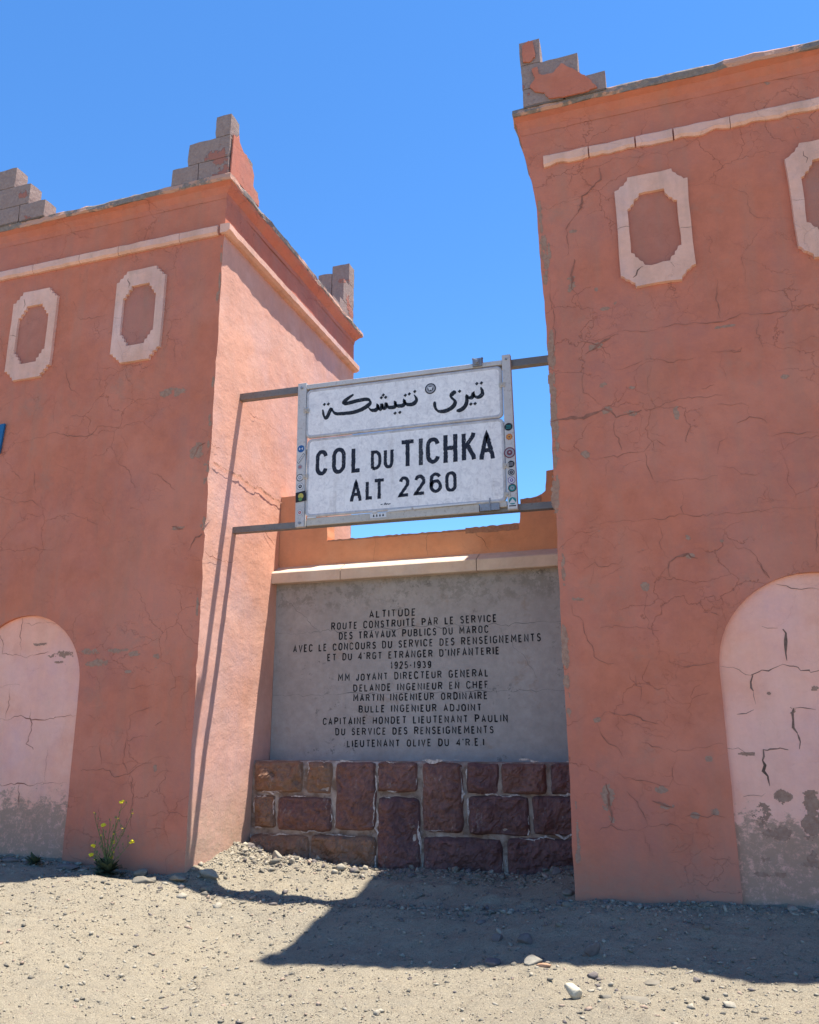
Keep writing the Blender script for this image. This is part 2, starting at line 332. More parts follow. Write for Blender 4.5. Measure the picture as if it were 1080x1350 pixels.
# world coordinates of cracks, bare patches, lettering and plinth stones (metres, on their wall planes)
CR_RIGHT = [(9, [(-0.983, 4.14), (-0.87, 4.153), (-0.723, 4.155), (-0.6, 4.171), (-0.489, 4.21), (-0.431, 4.176), (-0.387, 4.113), (-0.268, 4.134), (-0.16, 4.154)]), (3, [(-0.103, 4.147), (-0.009, 4.16), (0.086, 4.199), (0.18, 4.225), (0.36, 4.214), (0.538, 4.203)]), (3, [(-0.393, 4.098), (-0.408, 3.939), (-0.38, 3.872), (-0.357, 3.792)]), (3, [(-0.717, 3.82), (-0.661, 3.747), (-0.506, 3.74), (-0.353, 3.754), (-0.166, 3.758), (-0.128, 3.805), (-0.055, 3.859)]), (2, [(-0.055, 3.859), (0.019, 3.788)]), (3, [(-0.16, 3.745), (-0.143, 3.606), (-0.097, 3.469)]), (2, [(-0.097, 3.469), (0.116, 3.468), (0.336, 3.458), (0.425, 3.473)]), (2, [(-0.507, 3.733), (-0.524, 3.544)]), (3, [(-0.638, 3.132), (-0.429, 3.132), (-0.224, 3.134), (-0.09, 3.123), (0.045, 3.141), (0.134, 3.152), (0.198, 3.128), (0.351, 3.146), (0.52, 3.126), (0.668, 3.13), (0.773, 3.133), (0.878, 3.147), (1.018, 3.123), (1.141, 3.135), (1.178, 3.109)]), (5, [(0.117, 3.154), (0.119, 3.237)]), (2, [(0.119, 3.237), (0.125, 3.406)]), (2, [(-0.091, 3.111), (-0.069, 2.966), (-0.094, 2.873), (-0.029, 2.775)]), (3, [(0.448, 2.927), (0.512, 2.83), (0.614, 2.804), (0.666, 2.705), (0.742, 2.555)]), (7, [(-0.048, 2.683), (-0.032, 2.74), (0.026, 2.783), (0.126, 2.806), (0.198, 2.76)]), (3, [(-0.755, 2.728), (-0.659, 2.781), (-0.547, 2.738), (-0.455, 2.751), (-0.416, 2.825)]), (2, [(-0.66, 2.77), (-0.69, 2.652), (-0.732, 2.536)]), (2, [(-0.669, 4.664), (-0.672, 4.394), (-0.567, 4.313), (-0.51, 4.252)]), (4, [(-0.667, 4.925), (-0.534, 4.863), (-0.462, 4.824), (-0.406, 4.747), (-0.402, 4.692)]), (5, [(-0.626, 4.781), (-0.51, 4.859), (-0.383, 4.921), (-0.308, 4.936)]), (3, [(-0.089, 4.644), (0.051, 4.623), (0.106, 4.588), (0.256, 4.584), (0.35, 4.604)]), (2, [(-0.38, 4.594), (-0.26, 4.59), (-0.113, 4.635)]), (3, [(0.478, 4.637), (0.665, 4.6), (0.72, 4.599), (0.735, 4.636)]), (2, [(0.563, 4.61), (0.562, 4.455), (0.582, 4.324)]), (3, [(1.07, 4.608), (1.21, 4.617), (1.277, 4.639), (1.359, 4.626)]), (2, [(1.206, 4.612), (1.191, 4.488)]), (2, [(0.367, 4.29), (0.481, 4.312)]), (3, [(0.621, 3.929), (0.734, 3.976), (0.817, 3.954), (0.865, 3.898)]), (2, [(0.734, 3.976), (0.739, 4.075), (0.682, 4.113), (0.486, 4.128)]), (2, [(0.443, 3.666), (0.469, 3.761), (0.532, 3.803), (0.545, 3.864)]), (2, [(0.843, 3.796), (0.894, 3.78), (1.093, 3.774), (1.256, 3.766)]), (2, [(0.433, 3.557), (0.56, 3.532), (0.618, 3.466), (0.766, 3.463)]), (2, [(0.215, 3.791), (0.226, 3.914), (0.297, 3.956)]), (2, [(-0.074, 4.589), (-0.088, 4.34)]), (2, [(1.147, 3.1), (1.135, 2.919), (1.124, 2.741)]), (2, [(-0.644, 2.205), (-0.544, 2.201), (-0.532, 2.223), (-0.401, 2.195), (-0.271, 2.186)]), (2, [(-0.248, 2.494), (-0.262, 2.37), (-0.256, 2.189), (-0.165, 2.163)]), (2, [(-0.033, 2.746), (-0.038, 2.608)]), (3, [(-0.881, 2.412), (-0.819, 2.304), (-0.771, 2.142), (-0.725, 2.05), (-0.715, 1.959), (-0.64, 1.912), (-0.553, 1.899)]), (2, [(-0.19, 1.988), (-0.101, 1.952), (-0.102, 1.897), (0.041, 1.85), (0.208, 1.878), (0.271, 1.891)]), (3, [(-0.735, 1.432), (-0.655, 1.496), (-0.58, 1.485), (-0.452, 1.477), (-0.349, 1.429), (-0.225, 1.397)]), (2, [(-0.725, 1.421), (-0.698, 1.324), (-0.639, 1.239), (-0.556, 1.197), (-0.519, 1.124)]), (3, [(-0.373, 1.25), (-0.291, 1.219), (-0.2, 1.194)]), (2, [(-0.2, 1.194), (-0.119, 1.174), (0.026, 1.203), (0.127, 1.21), (0.26, 1.241)]), (3, [(-0.6, 1.019), (-0.529, 0.968), (-0.405, 0.954), (-0.282, 0.931), (-0.181, 0.912), (-0.146, 0.974), (-0.149, 1.055)]), (4, [(-0.515, 0.866), (-0.438, 0.786), (-0.402, 0.706), (-0.373, 0.607)]), (3, [(-0.373, 0.607), (-0.226, 0.611), (-0.145, 0.613), (-0.105, 0.575)]), (3, [(-0.757, 0.555), (-0.659, 0.608), (-0.557, 0.561), (-0.454, 0.564), (-0.373, 0.607)]), (6, [(-0.658, 0.618), (-0.661, 0.74), (-0.681, 0.925)]), (2, [(-0.413, 0.566), (-0.369, 0.468), (-0.345, 0.381)]), (6, [(-0.323, 0.798), (-0.214, 0.761), (-0.164, 0.752)]), (3, [(-0.079, 0.684), (0.021, 0.697), (0.216, 0.686)]), (2, [(0.247, 2.301), (0.326, 2.264)]), (2, [(0.646, 2.701), (0.743, 2.561)]), (2, [(0.073, 0.397), (0.225, 0.375), (0.261, 0.357)]), (2, [(-0.386, 1.796), (-0.382, 1.709), (-0.344, 1.643), (-0.358, 1.589)]), (5, [(-0.376, 6.771), (-0.37, 6.633), (-0.522, 6.5), (-0.586, 6.379), (-0.681, 6.232), (-0.738, 6.145)]), (3, [(-0.738, 6.145), (-0.724, 5.976), (-0.745, 5.849)]), (2, [(-0.652, 6.787), (-0.691, 6.607)]), (2, [(-0.766, 6.867), (-0.651, 6.804), (-0.476, 6.796), (-0.375, 6.788), (-0.272, 6.821), (-0.13, 6.813), (0.232, 6.781)]), (7, [(-0.676, 5.802), (-0.7, 5.613), (-0.721, 5.489)]), (4, [(-0.721, 5.489), (-0.656, 5.382), (-0.65, 5.239)]), (2, [(0.826, 6.252), (0.943, 6.145), (0.939, 5.973), (0.994, 5.899), (1.092, 5.877)]), (2, [(0.563, 5.804), (0.572, 5.616)]), (3, [(0.831, 5.533), (0.837, 5.35), (0.829, 5.262)]), (3, [(-0.532, 4.894), (-0.394, 4.933), (-0.204, 4.947), (-0.047, 4.922), (0.112, 4.94), (0.318, 4.936), (0.52, 4.917), (0.722, 4.941), (0.918, 4.936), (1.16, 4.938), (1.397, 4.939)]), (3, [(-0.982, 5.732), (-0.915, 5.621), (-0.913, 5.364), (-0.898, 5.077), (-0.915, 4.718)]), (2, [(-0.985, 5.996), (-0.854, 5.97)]), (2, [(0.493, 4.629), (0.688, 4.598), (0.74, 4.633)]), (2, [(1.381, 6.791), (1.407, 6.687), (1.422, 6.602)]), (3, [(1.327, 7.338), (1.478, 7.31), (1.574, 7.265), (1.605, 7.307)]), (2, [(0.89, 4.898), (0.896, 4.723), (0.908, 4.607)]), (2, [(0.597, 5.336), (0.565, 5.131), (0.586, 4.95)]), (2, [(0.061, 7.108), (0.046, 6.906)])]
CR_RARCH = [(2, [(0.289, 1.857), (0.389, 1.844), (0.523, 1.777)]), (5, [(0.523, 1.777), (0.607, 1.817), (0.687, 1.826), (0.769, 1.859), (0.845, 1.842), (0.956, 1.804), (1.027, 1.802)]), (8, [(0.533, 1.777), (0.526, 1.651)]), (3, [(0.526, 1.651), (0.533, 1.547)]), (7, [(0.8, 2.14), (0.809, 2.043), (0.801, 1.885)]), (2, [(0.644, 2.168), (0.761, 2.148)]), (4, [(0.383, 1.47), (0.453, 1.476), (0.515, 1.506)]), (10, [(0.808, 1.513), (0.797, 1.422), (0.814, 1.321)]), (5, [(0.814, 1.321), (0.814, 1.202)]), (3, [(0.808, 1.513), (0.903, 1.512), (0.968, 1.501)]), (3, [(0.231, 1.24), (0.326, 1.2), (0.422, 1.17), (0.488, 1.15)]), (7, [(0.552, 1.201), (0.549, 1.08), (0.57, 0.923)]), (5, [(0.551, 1.197), (0.658, 1.205), (0.734, 1.197)]), (3, [(0.369, 0.84), (0.505, 0.847), (0.536, 0.873)]), (3, [(0.791, 2.509), (0.896, 2.47), (1.104, 2.448)])]
CR_LEFT = [(3, [(-7.45, 4.68), (-7.222, 4.654), (-6.982, 4.689), (-6.697, 4.718), (-6.546, 4.658), (-6.26, 4.625), (-6.134, 4.733), (-5.899, 4.684), (-5.542, 4.7)]), (2, [(-6.695, 6.42), (-6.565, 6.171), (-6.341, 6.133), (-6.15, 6.144)]), (2, [(-6.68, 5.526), (-6.573, 5.251), (-6.363, 5.095)]), (2, [(-5.801, 4.611), (-5.69, 4.397), (-5.809, 4.251), (-5.639, 4.116), (-5.553, 3.913)]), (2, [(-6.975, 4.293), (-6.91, 4.002)]), (2, [(-6.701, 4.387), (-6.493, 4.243), (-6.254, 4.179)]), (2, [(-5.844, 5.026), (-5.389, 4.965), (-5.205, 4.879)]), (2, [(-5.206, 5.684), (-5.16, 5.384)]), (5, [(-4.816, 3.18), (-4.745, 3.319), (-4.666, 3.35)]), (7, [(-5.044, 3.46), (-4.896, 3.422)]), (7, [(-4.833, 4.224), (-4.778, 4.334), (-4.697, 4.363)]), (2, [(-5.445, 5.095), (-5.333, 4.835), (-5.452, 4.689)]), (2, [(-7.42, 4.009), (-7.16, 3.903), (-6.971, 3.927), (-6.661, 3.74)]), (2, [(-6.22, 3.898), (-5.983, 3.798), (-5.823, 3.553)]), (2, [(-6.772, 5.107), (-6.762, 4.852)]), (2, [(-6.226, 5.545), (-6.139, 5.191)]), (2, [(-7.322, 4.329), (-7.104, 4.183)]), (2, [(-6.427, 3.72), (-6.146, 3.657), (-5.988, 3.452)]), (2, [(-5.488, 4.139), (-5.219, 4.034), (-5.035, 3.863)]), (2, [(-5.5, 1.753), (-5.357, 1.774), (-5.133, 1.818), (-5.02, 1.827)]), (2, [(-5.915, 1.518), (-5.735, 1.493)]), (4, [(-5.142, 1.303), (-5.309, 1.291), (-5.392, 1.268), (-5.416, 1.083), (-5.345, 0.936)]), (3, [(-5.907, 0.963), (-5.619, 0.978), (-5.497, 0.911), (-5.345, 0.936), (-5.173, 1.039), (-5.063, 1.052)]), (3, [(-5.301, 0.925), (-5.256, 0.746), (-5.266, 0.567), (-5.223, 0.415)]), (2, [(-5.052, 0.928), (-4.73, 0.988)]), (2, [(-5.387, 1.502), (-5.361, 1.384), (-5.392, 1.268)]), (3, [(-4.811, 0.024), (-4.837, 0.171), (-4.712, 0.26)]), (2, [(-5.046, 2.457), (-5.003, 2.284), (-5.026, 2.224)]), (2, [(-6.012, 2.334), (-5.897, 2.393)]), (2, [(-5.128, 0.571), (-4.992, 0.564), (-4.727, 0.603)]), (2, [(-5.112, 1.593), (-5.333, 1.525), (-5.387, 1.502)]), (2, [(-5.704, 1.221), (-5.669, 1.035)]), (2, [(-5.067, 1.406), (-4.988, 1.452)])]
CR_LARCH = [(3, [(-6.913, 2.569), (-6.894, 2.331), (-6.885, 2.162)]), (2, [(-6.889, 2.515), (-6.628, 2.504), (-6.406, 2.515)]), (3, [(-7.134, 2.183), (-6.885, 2.162), (-6.834, 2.142), (-6.645, 2.167), (-6.488, 2.183)]), (3, [(-7.2, 2.395), (-7.134, 2.287), (-7.134, 2.183)]), (4, [(-7.058, 1.491), (-6.868, 1.509), (-6.707, 1.488), (-6.579, 1.475), (-6.395, 1.491), (-6.244, 1.504), (-6.063, 1.515)]), (3, [(-6.658, 1.587), (-6.62, 1.365), (-6.669, 1.231), (-6.567, 1.17)]), (3, [(-6.383, 1.171), (-6.379, 1.028), (-6.368, 0.838)]), (4, [(-6.952, 0.817), (-6.764, 0.813), (-6.674, 0.834), (-6.547, 0.807), (-6.4, 0.85), (-6.217, 0.836), (-6.099, 0.843)]), (4, [(-6.697, 0.822), (-6.677, 0.645), (-6.68, 0.563)]), (2, [(-6.967, 1.843), (-6.972, 1.666), (-6.987, 1.49)]), (2, [(-7.11, 1.82), (-6.968, 1.848), (-6.838, 1.841)])]
CR_SIDE = [(5, [(7.318, 4.153), (7.538, 4.154), (7.846, 4.164), (8.094, 4.123), (8.407, 4.154), (8.652, 4.117), (8.938, 4.117)]), (4, [(7.225, 4.35), (7.299, 4.321), (7.442, 4.347)]), (2, [(7.895, 5.032), (8.098, 4.975), (8.388, 5.023), (8.833, 4.994)]), (3, [(7.243, 3.163), (7.362, 3.124), (7.795, 3.143), (7.94, 3.225)]), (3, [(8.449, 3.697), (8.763, 3.548)])]
PT_RIGHT = [(-0.651, 0.791, 0.055, 0.143), (-0.246, 2.524, 0.03, 0.027), (0.14, 1.129, 0.032, 0.024), (-0.234, 0.891, 0.071, 0.028), (-0.204, 0.755, 0.057, 0.024), (-0.725, 1.432, 0.039, 0.022), (0.141, 0.72, 0.035, 0.028), (-0.003, 0.696, 0.028, 0.024), (-0.822, 2.455, 0.059, 0.023), (0.142, 2.945, 0.028, 0.028), (0.402, 2.896, 0.015, 0.014), (1.048, 4.313, 0.05, 0.022), (1.22, 4.012, 0.016, 0.012), (-0.226, 4.383, 0.038, 0.016), (-0.486, 4.448, 0.034, 0.021), (-0.454, 4.192, 0.052, 0.042), (-0.244, 4.139, 0.079, 0.031), (-0.535, 4.849, 0.054, 0.038), (-0.245, 2.544, 0.035, 0.032), (0.135, 4.09, 0.023, 0.061), (0.146, 2.782, 0.047, 0.032), (-0.98, 3.437, 0.034, 0.151), (-0.683, 3.777, 0.038, 0.036), (-0.673, 6.114, 0.04, 0.023), (-0.318, 5.264, 0.024, 0.025), (-0.416, 5.22, 0.038, 0.018), (0.615, 4.862, 0.088, 0.014), (-0.485, 5.439, 0.016, 0.025), (-0.718, 5.552, 0.039, 0.095), (-0.914, 5.949, 0.017, 0.082), (1.234, 7.321, 0.03, 0.02)]
PT_RARCH = [(0.97, 1.666, 0.045, 0.024), (0.653, 0.848, 0.053, 0.05), (0.802, 1.498, 0.027, 0.028), (0.843, 0.719, 0.07, 0.161), (0.497, 0.71, 0.066, 0.087), (0.577, 0.578, 0.093, 0.048), (0.482, 0.395, 0.056, 0.026), (0.516, 0.279, 0.093, 0.019), (0.812, 0.381, 0.073, 0.065), (0.643, 1.631, 0.014, 0.01), (0.419, 1.165, 0.058, 0.012)]
PT_LEFT = [(-5.931, 2.167, 0.139, 0.03), (-5.842, 2.046, 0.15, 0.035), (-5.572, 2.168, 0.147, 0.02), (-5.378, 2.13, 0.073, 0.025), (-5.095, 2.097, 0.043, 0.029), (-5.438, 1.945, 0.035, 0.015), (-5.031, 1.007, 0.027, 0.036), (-4.796, 4.297, 0.076, 0.085), (-4.959, 3.435, 0.083, 0.022), (-5.151, 5.014, 0.175, 0.049)]
PT_LARCH = [(-6.313, 2.149, 0.143, 0.033), (-6.629, 2.274, 0.089, 0.016), (-6.349, 2.072, 0.069, 0.015)]
SIGN_LET = [('C', -3.6185, -3.4757, 4.0244, 4.3185), ('O', -3.4237, -3.2656, 4.0237, 4.322), ('L', -3.1985, -3.0786, 4.0179, 4.3139), ('D', -2.975, -2.8556, 4.0236, 4.2427), ('U', -2.8283, -2.7191, 4.0253, 4.2495), ('T', -2.6288, -2.4944, 4.0285, 4.3204), ('I', -2.4379, -2.3936, 4.0235, 4.3183), ('C', -2.3606, -2.2082, 4.0251, 4.3152), ('H', -2.1701, -2.0198, 4.0203, 4.3238), ('K', -1.9746, -1.8236, 4.0266, 4.3158), ('A', -1.7925, -1.629, 4.0139, 4.3039), ('A', -3.2081, -3.074, 3.6994, 3.9236), ('L', -3.0313, -2.9398, 3.7031, 3.9186), ('T', -2.9293, -2.8264, 3.7021, 3.9227), ('2', -2.6618, -2.5402, 3.6986, 3.9215), ('2', -2.4933, -2.3668, 3.7022, 3.9222), ('6', -2.3257, -2.1903, 3.7086, 3.9275), ('0', -2.1557, -2.0338, 3.7038, 3.9258)]
AR = [(0.0196, [(-3.551, 4.792), (-3.542, 4.735), (-3.524, 4.688), (-3.495, 4.692), (-3.472, 4.745), (-3.446, 4.796), (-3.429, 4.755), (-3.396, 4.719), (-3.284, 4.711), (-3.172, 4.71), (-3.078, 4.735), (-3.003, 4.773), (-2.982, 4.808), (-3.013, 4.847), (-3.127, 4.844), (-3.254, 4.825), (-3.308, 4.826), (-3.287, 4.864), (-3.185, 4.922)]), (0.021, [(-3.012, 4.749), (-2.981, 4.71), (-2.929, 4.7), (-2.9, 4.722), (-2.903, 4.766), (-2.89, 4.714), (-2.859, 4.707), (-2.852, 4.768), (-2.841, 4.714), (-2.81, 4.713), (-2.802, 4.776), (-2.787, 4.716), (-2.72, 4.708), (-2.697, 4.723), (-2.702, 4.774), (-2.69, 4.719), (-2.616, 4.713), (-2.595, 4.735), (-2.598, 4.781), (-2.583, 4.727), (-2.519, 4.712), (-2.477, 4.728), (-2.458, 4.76), (-2.47, 4.798), (-2.488, 4.824)]), (0.021, [(-1.758, 4.809), (-1.74, 4.763), (-1.742, 4.722), (-1.783, 4.696), (-1.828, 4.715), (-1.838, 4.757), (-1.846, 4.708), (-1.884, 4.704), (-1.914, 4.733), (-1.906, 4.675), (-1.925, 4.618), (-1.974, 4.58), (-2.023, 4.579)]), (0.021, [(-2.023, 4.797), (-2.062, 4.782), (-2.085, 4.747), (-2.06, 4.719), (-2.033, 4.689), (-2.043, 4.643), (-2.092, 4.605), (-2.169, 4.587), (-2.233, 4.603), (-2.259, 4.658), (-2.26, 4.716)])]
ARD = [(-3.532, 4.849), (-3.485, 4.847), (-2.86, 4.839), (-2.81, 4.837), (-2.838, 4.867), (-2.702, 4.639), (-2.648, 4.641), (-2.586, 4.83), (-2.541, 4.839), (-2.479, 4.859), (-1.798, 4.854), (-1.749, 4.854), (-1.985, 4.793), (-1.867, 4.634), (-1.822, 4.633)]
TEXT = [('ALTITUDE', -3.414, 2.617, -2.849, 2.619, 0.086), ('ROUTE CONSTRUITE PAR LE SERVICE', -3.891, 2.496, -1.909, 2.508, 0.087), ('DES TRAVAUX PUBLICS DU MAROC', -3.791, 2.378, -2.002, 2.391, 0.086), ('AVEC LE CONCOURS DU SERVICE DES RENSEIGNEMENTS', -4.376, 2.25, -1.43, 2.277, 0.087), ("ET DU 4'RGT ETRANGER D'INFANTERIE", -3.932, 2.137, -1.89, 2.153, 0.085), ('1925-1939', -3.15, 2.026, -2.668, 2.027, 0.083), ('MM JOYANT DIRECTEUR GENERAL', -3.793, 1.902, -2.019, 1.918, 0.083), ('DELANDE INGENIEUR EN CHEF', -3.6, 1.782, -2.022, 1.793, 0.082), ('MARTIN INGENIEUR ORDINAIRE', -3.599, 1.673, -2.035, 1.677, 0.082), ('BULLE INGENIEUR ADJOINT', -3.532, 1.549, -2.104, 1.554, 0.081), ('CAPITAINE HONDET LIEUTENANT PAULIN', -3.973, 1.415, -1.82, 1.438, 0.082), ('DU SERVICE DES RENSEIGNEMENTS', -3.813, 1.301, -1.978, 1.32, 0.081), ("LIEUTENANT OLIVE DU 4'R.E.I", -3.669, 1.172, -2.085, 1.192, 0.08)]
STONES = [(-4.594, -4.021, 0.713, 1.03), (-3.957, -3.679, 0.712, 1.041), (-3.62, -3.176, 0.352, 1.037), (-3.144, -2.715, 0.739, 1.048), (-2.651, -2.232, 0.359, 1.052), (-2.178, -1.86, 0.736, 1.055), (-1.815, -1.375, 0.744, 1.058), (-1.325, -0.9, 0.747, 1.055), (-4.575, -4.338, 0.343, 0.665), (-4.296, -3.671, 0.324, 0.657), (-3.14, -2.689, -0.009, 0.679), (-2.172, -1.564, 0.353, 0.717), (-1.514, -0.889, 0.375, 0.73), (-4.604, -3.925, -0.035, 0.274), (-3.893, -3.164, -0.062, 0.292), (-2.648, -1.84, -0.035, 0.309), (-1.783, -0.912, -0.009, 0.331)]

# ------------------------------------------------------------------ ground
def axis(a, b, st, far_a, far_b):
    L = list(np.arange(a, b+1e-6, st)); s_ = st; x = a
    while x > far_a: s_ *= 1.45; x -= s_; L.insert(0, x)
    s_ = st; x = L[-1]
    while x < far_b: s_ *= 1.45; x += s_; L.append(x)
    return np.array(L)
gx = axis(-9.0, 2.6, .028, -900, 900); gy = axis(3.4, 9.0, .026, -900, 900)
GX, GY = np.meshgrid(gx, gy); GZ = gz(np.clip(GX, -12, 8), np.clip(GY, -2, 14))
fine = np.exp(-np.maximum(0, np.maximum(np.abs(GX+3)-6, np.abs(GY-6)-3)))
GZ = GZ + fine*(.010*vnoise(GX*22, GY*22, 5) + .006*vnoise(GX*41, GY*41, 8))
nx, ny = len(gx), len(gy)
vs = np.stack([GX, GY, GZ], -1).reshape(-1, 3)
ii = np.arange(nx*ny).reshape(ny, nx)
q = np.stack([ii[:-1, :-1], ii[:-1, 1:], ii[1:, 1:], ii[1:, :-1]], -1).reshape(-1, 4)
def npmesh(name, vs, q, mats, mi=None, smooth=True):
    me = bpy.data.meshes.new(name); k = q.shape[1]
    me.vertices.add(len(vs)); me.vertices.foreach_set('co', vs.astype(np.float32).ravel())
    me.loops.add(q.size); me.loops.foreach_set('vertex_index', q.astype(np.int32).ravel())
    me.polygons.add(len(q)); me.polygons.foreach_set('loop_start', np.arange(0, q.size, k, dtype=np.int32)); me.polygons.foreach_set('loop_total', np.full(len(q), k, dtype=np.int32))
    for m in mats: me.materials.append(m)
    if mi is not None: me.polygons.foreach_set('material_index', mi.astype(np.int32))
    if smooth: me.polygons.foreach_set('use_smooth', np.ones(len(q), dtype=bool))
    me.update(calc_edges=True); me.validate()
    o = bpy.data.objects.new(name, me); SC.collection.objects.link(o); return o
g = npmesh('ground', vs, q, [M['ground']]); g['kind'] = 'structure'

# ------------------------------------------------------------------ outlines, cracks and patches on flat faces
def ribbon(mb, pts, w_, y, plane='y', jag=.5, depth=0):
    """jagged crack: pts in plane coordinates, width w_ (m), tapering at both ends"""
    P = [Vector(p) for p in pts]; Q = [P[0]]
    for a, b in zip(P, P[1:]):
        n = max(1, int((b-a).length/.035))
        for k in range(1, n+1):
            m = a.lerp(b, k/n)
            if k < n: m += Vector((random.gauss(0, .006)+.035*mn.noise((m.x*7, m.y*7, 1)), random.gauss(0, .006)+.035*mn.noise((m.x*7, m.y*7, 8))))
            Q.append(m)
    n = len(Q); L = []; R = []
    for i, p in enumerate(Q):
        d = (Q[min(i+1, n-1)]-Q[max(i-1, 0)]); d = d.normalized() if d.length > 1e-6 else Vector((1, 0)); nn = Vector((-d.y, d.x))
        ta = min(1, .35+2.2*min(i, n-1-i)/n); ww = w_*ta*(1+jag*random.uniform(-1, 1.1))*(.7+1.3*max(-.3, mn.noise((p.x*4, p.y*4, 3))))
        off = random.uniform(-.3, .3)*ww
        L.append(p+nn*(ww/2+off)); R.append(p-nn*(ww/2-off))
    f = (lambda p: (p.x, y, p.y)) if plane == 'y' else (lambda p: (y, p.x, p.y))
    b = mb.addv([f(p) for p in L]); mb.addv([f(p) for p in R])
    for i in range(n-1): mb.face(b+i, b+i+1, b+n+i+1, b+n+i)
def blob(mb, cx, cz, rx, rz, y, seed):
    """spalled patch: fine cells kept where a falloff plus fractal noise is positive, so the rim is ragged and flaky"""
    c_ = .0062 if max(rx, rz) < .12 else .009; idx = {}
    def vid(i, j):
        if (i, j) not in idx:
            x = cx+i*c_+.0022*mn.noise((i*.9, j*.9, seed)); z = cz+j*c_+.0022*mn.noise((i*.9, j*.9, seed+5)); idx[(i, j)] = mb.addv([(x, y, z)])
        return idx[(i, j)]
    I, J = int(rx*1.6/c_)+1, int(rz*1.6/c_)+1
    for i in range(-I, I):
        for j in range(-J, J):
            u, v = (i+.5)*c_, (j+.5)*c_; r2 = (u/rx)**2+(v/rz)**2
            f = .85-r2+1.5*mn.fractal(((cx+u)*9+seed, (cz+v)*11, seed), .7, 2.1, 5)+.35*mn.noise(((cx+u)*90, (cz+v)*90, 2))
            if f > 0 and r2 < 2.2: mb.face(vid(i, j), vid(i+1, j), vid(i+1, j+1), vid(i, j+1))
def cracks(parent, name, data, y, mat, plane='y', sgn=-1, k=.0030):
    mb = MB()
    for i, (w_, pts) in enumerate(data): ribbon(mb, pts, k*w_*(1.7 if w_ >= 5 else 1), y+sgn*(.0022+.00006*i), plane)
    return mb.build(name, mat, parent, kind='stuff', recalc=False)
def patches(parent, data, y, mat, name='bare_cement'):
    mb = MB()
    for i, (cx, cz, rx, rz) in enumerate(data): blob(mb, cx, cz, max(rx, .013), max(rz, .012), y-.0013-.00001*i, cx*3.1+cz)
    return mb.build(name, mat, parent, kind='stuff', recalc=False)

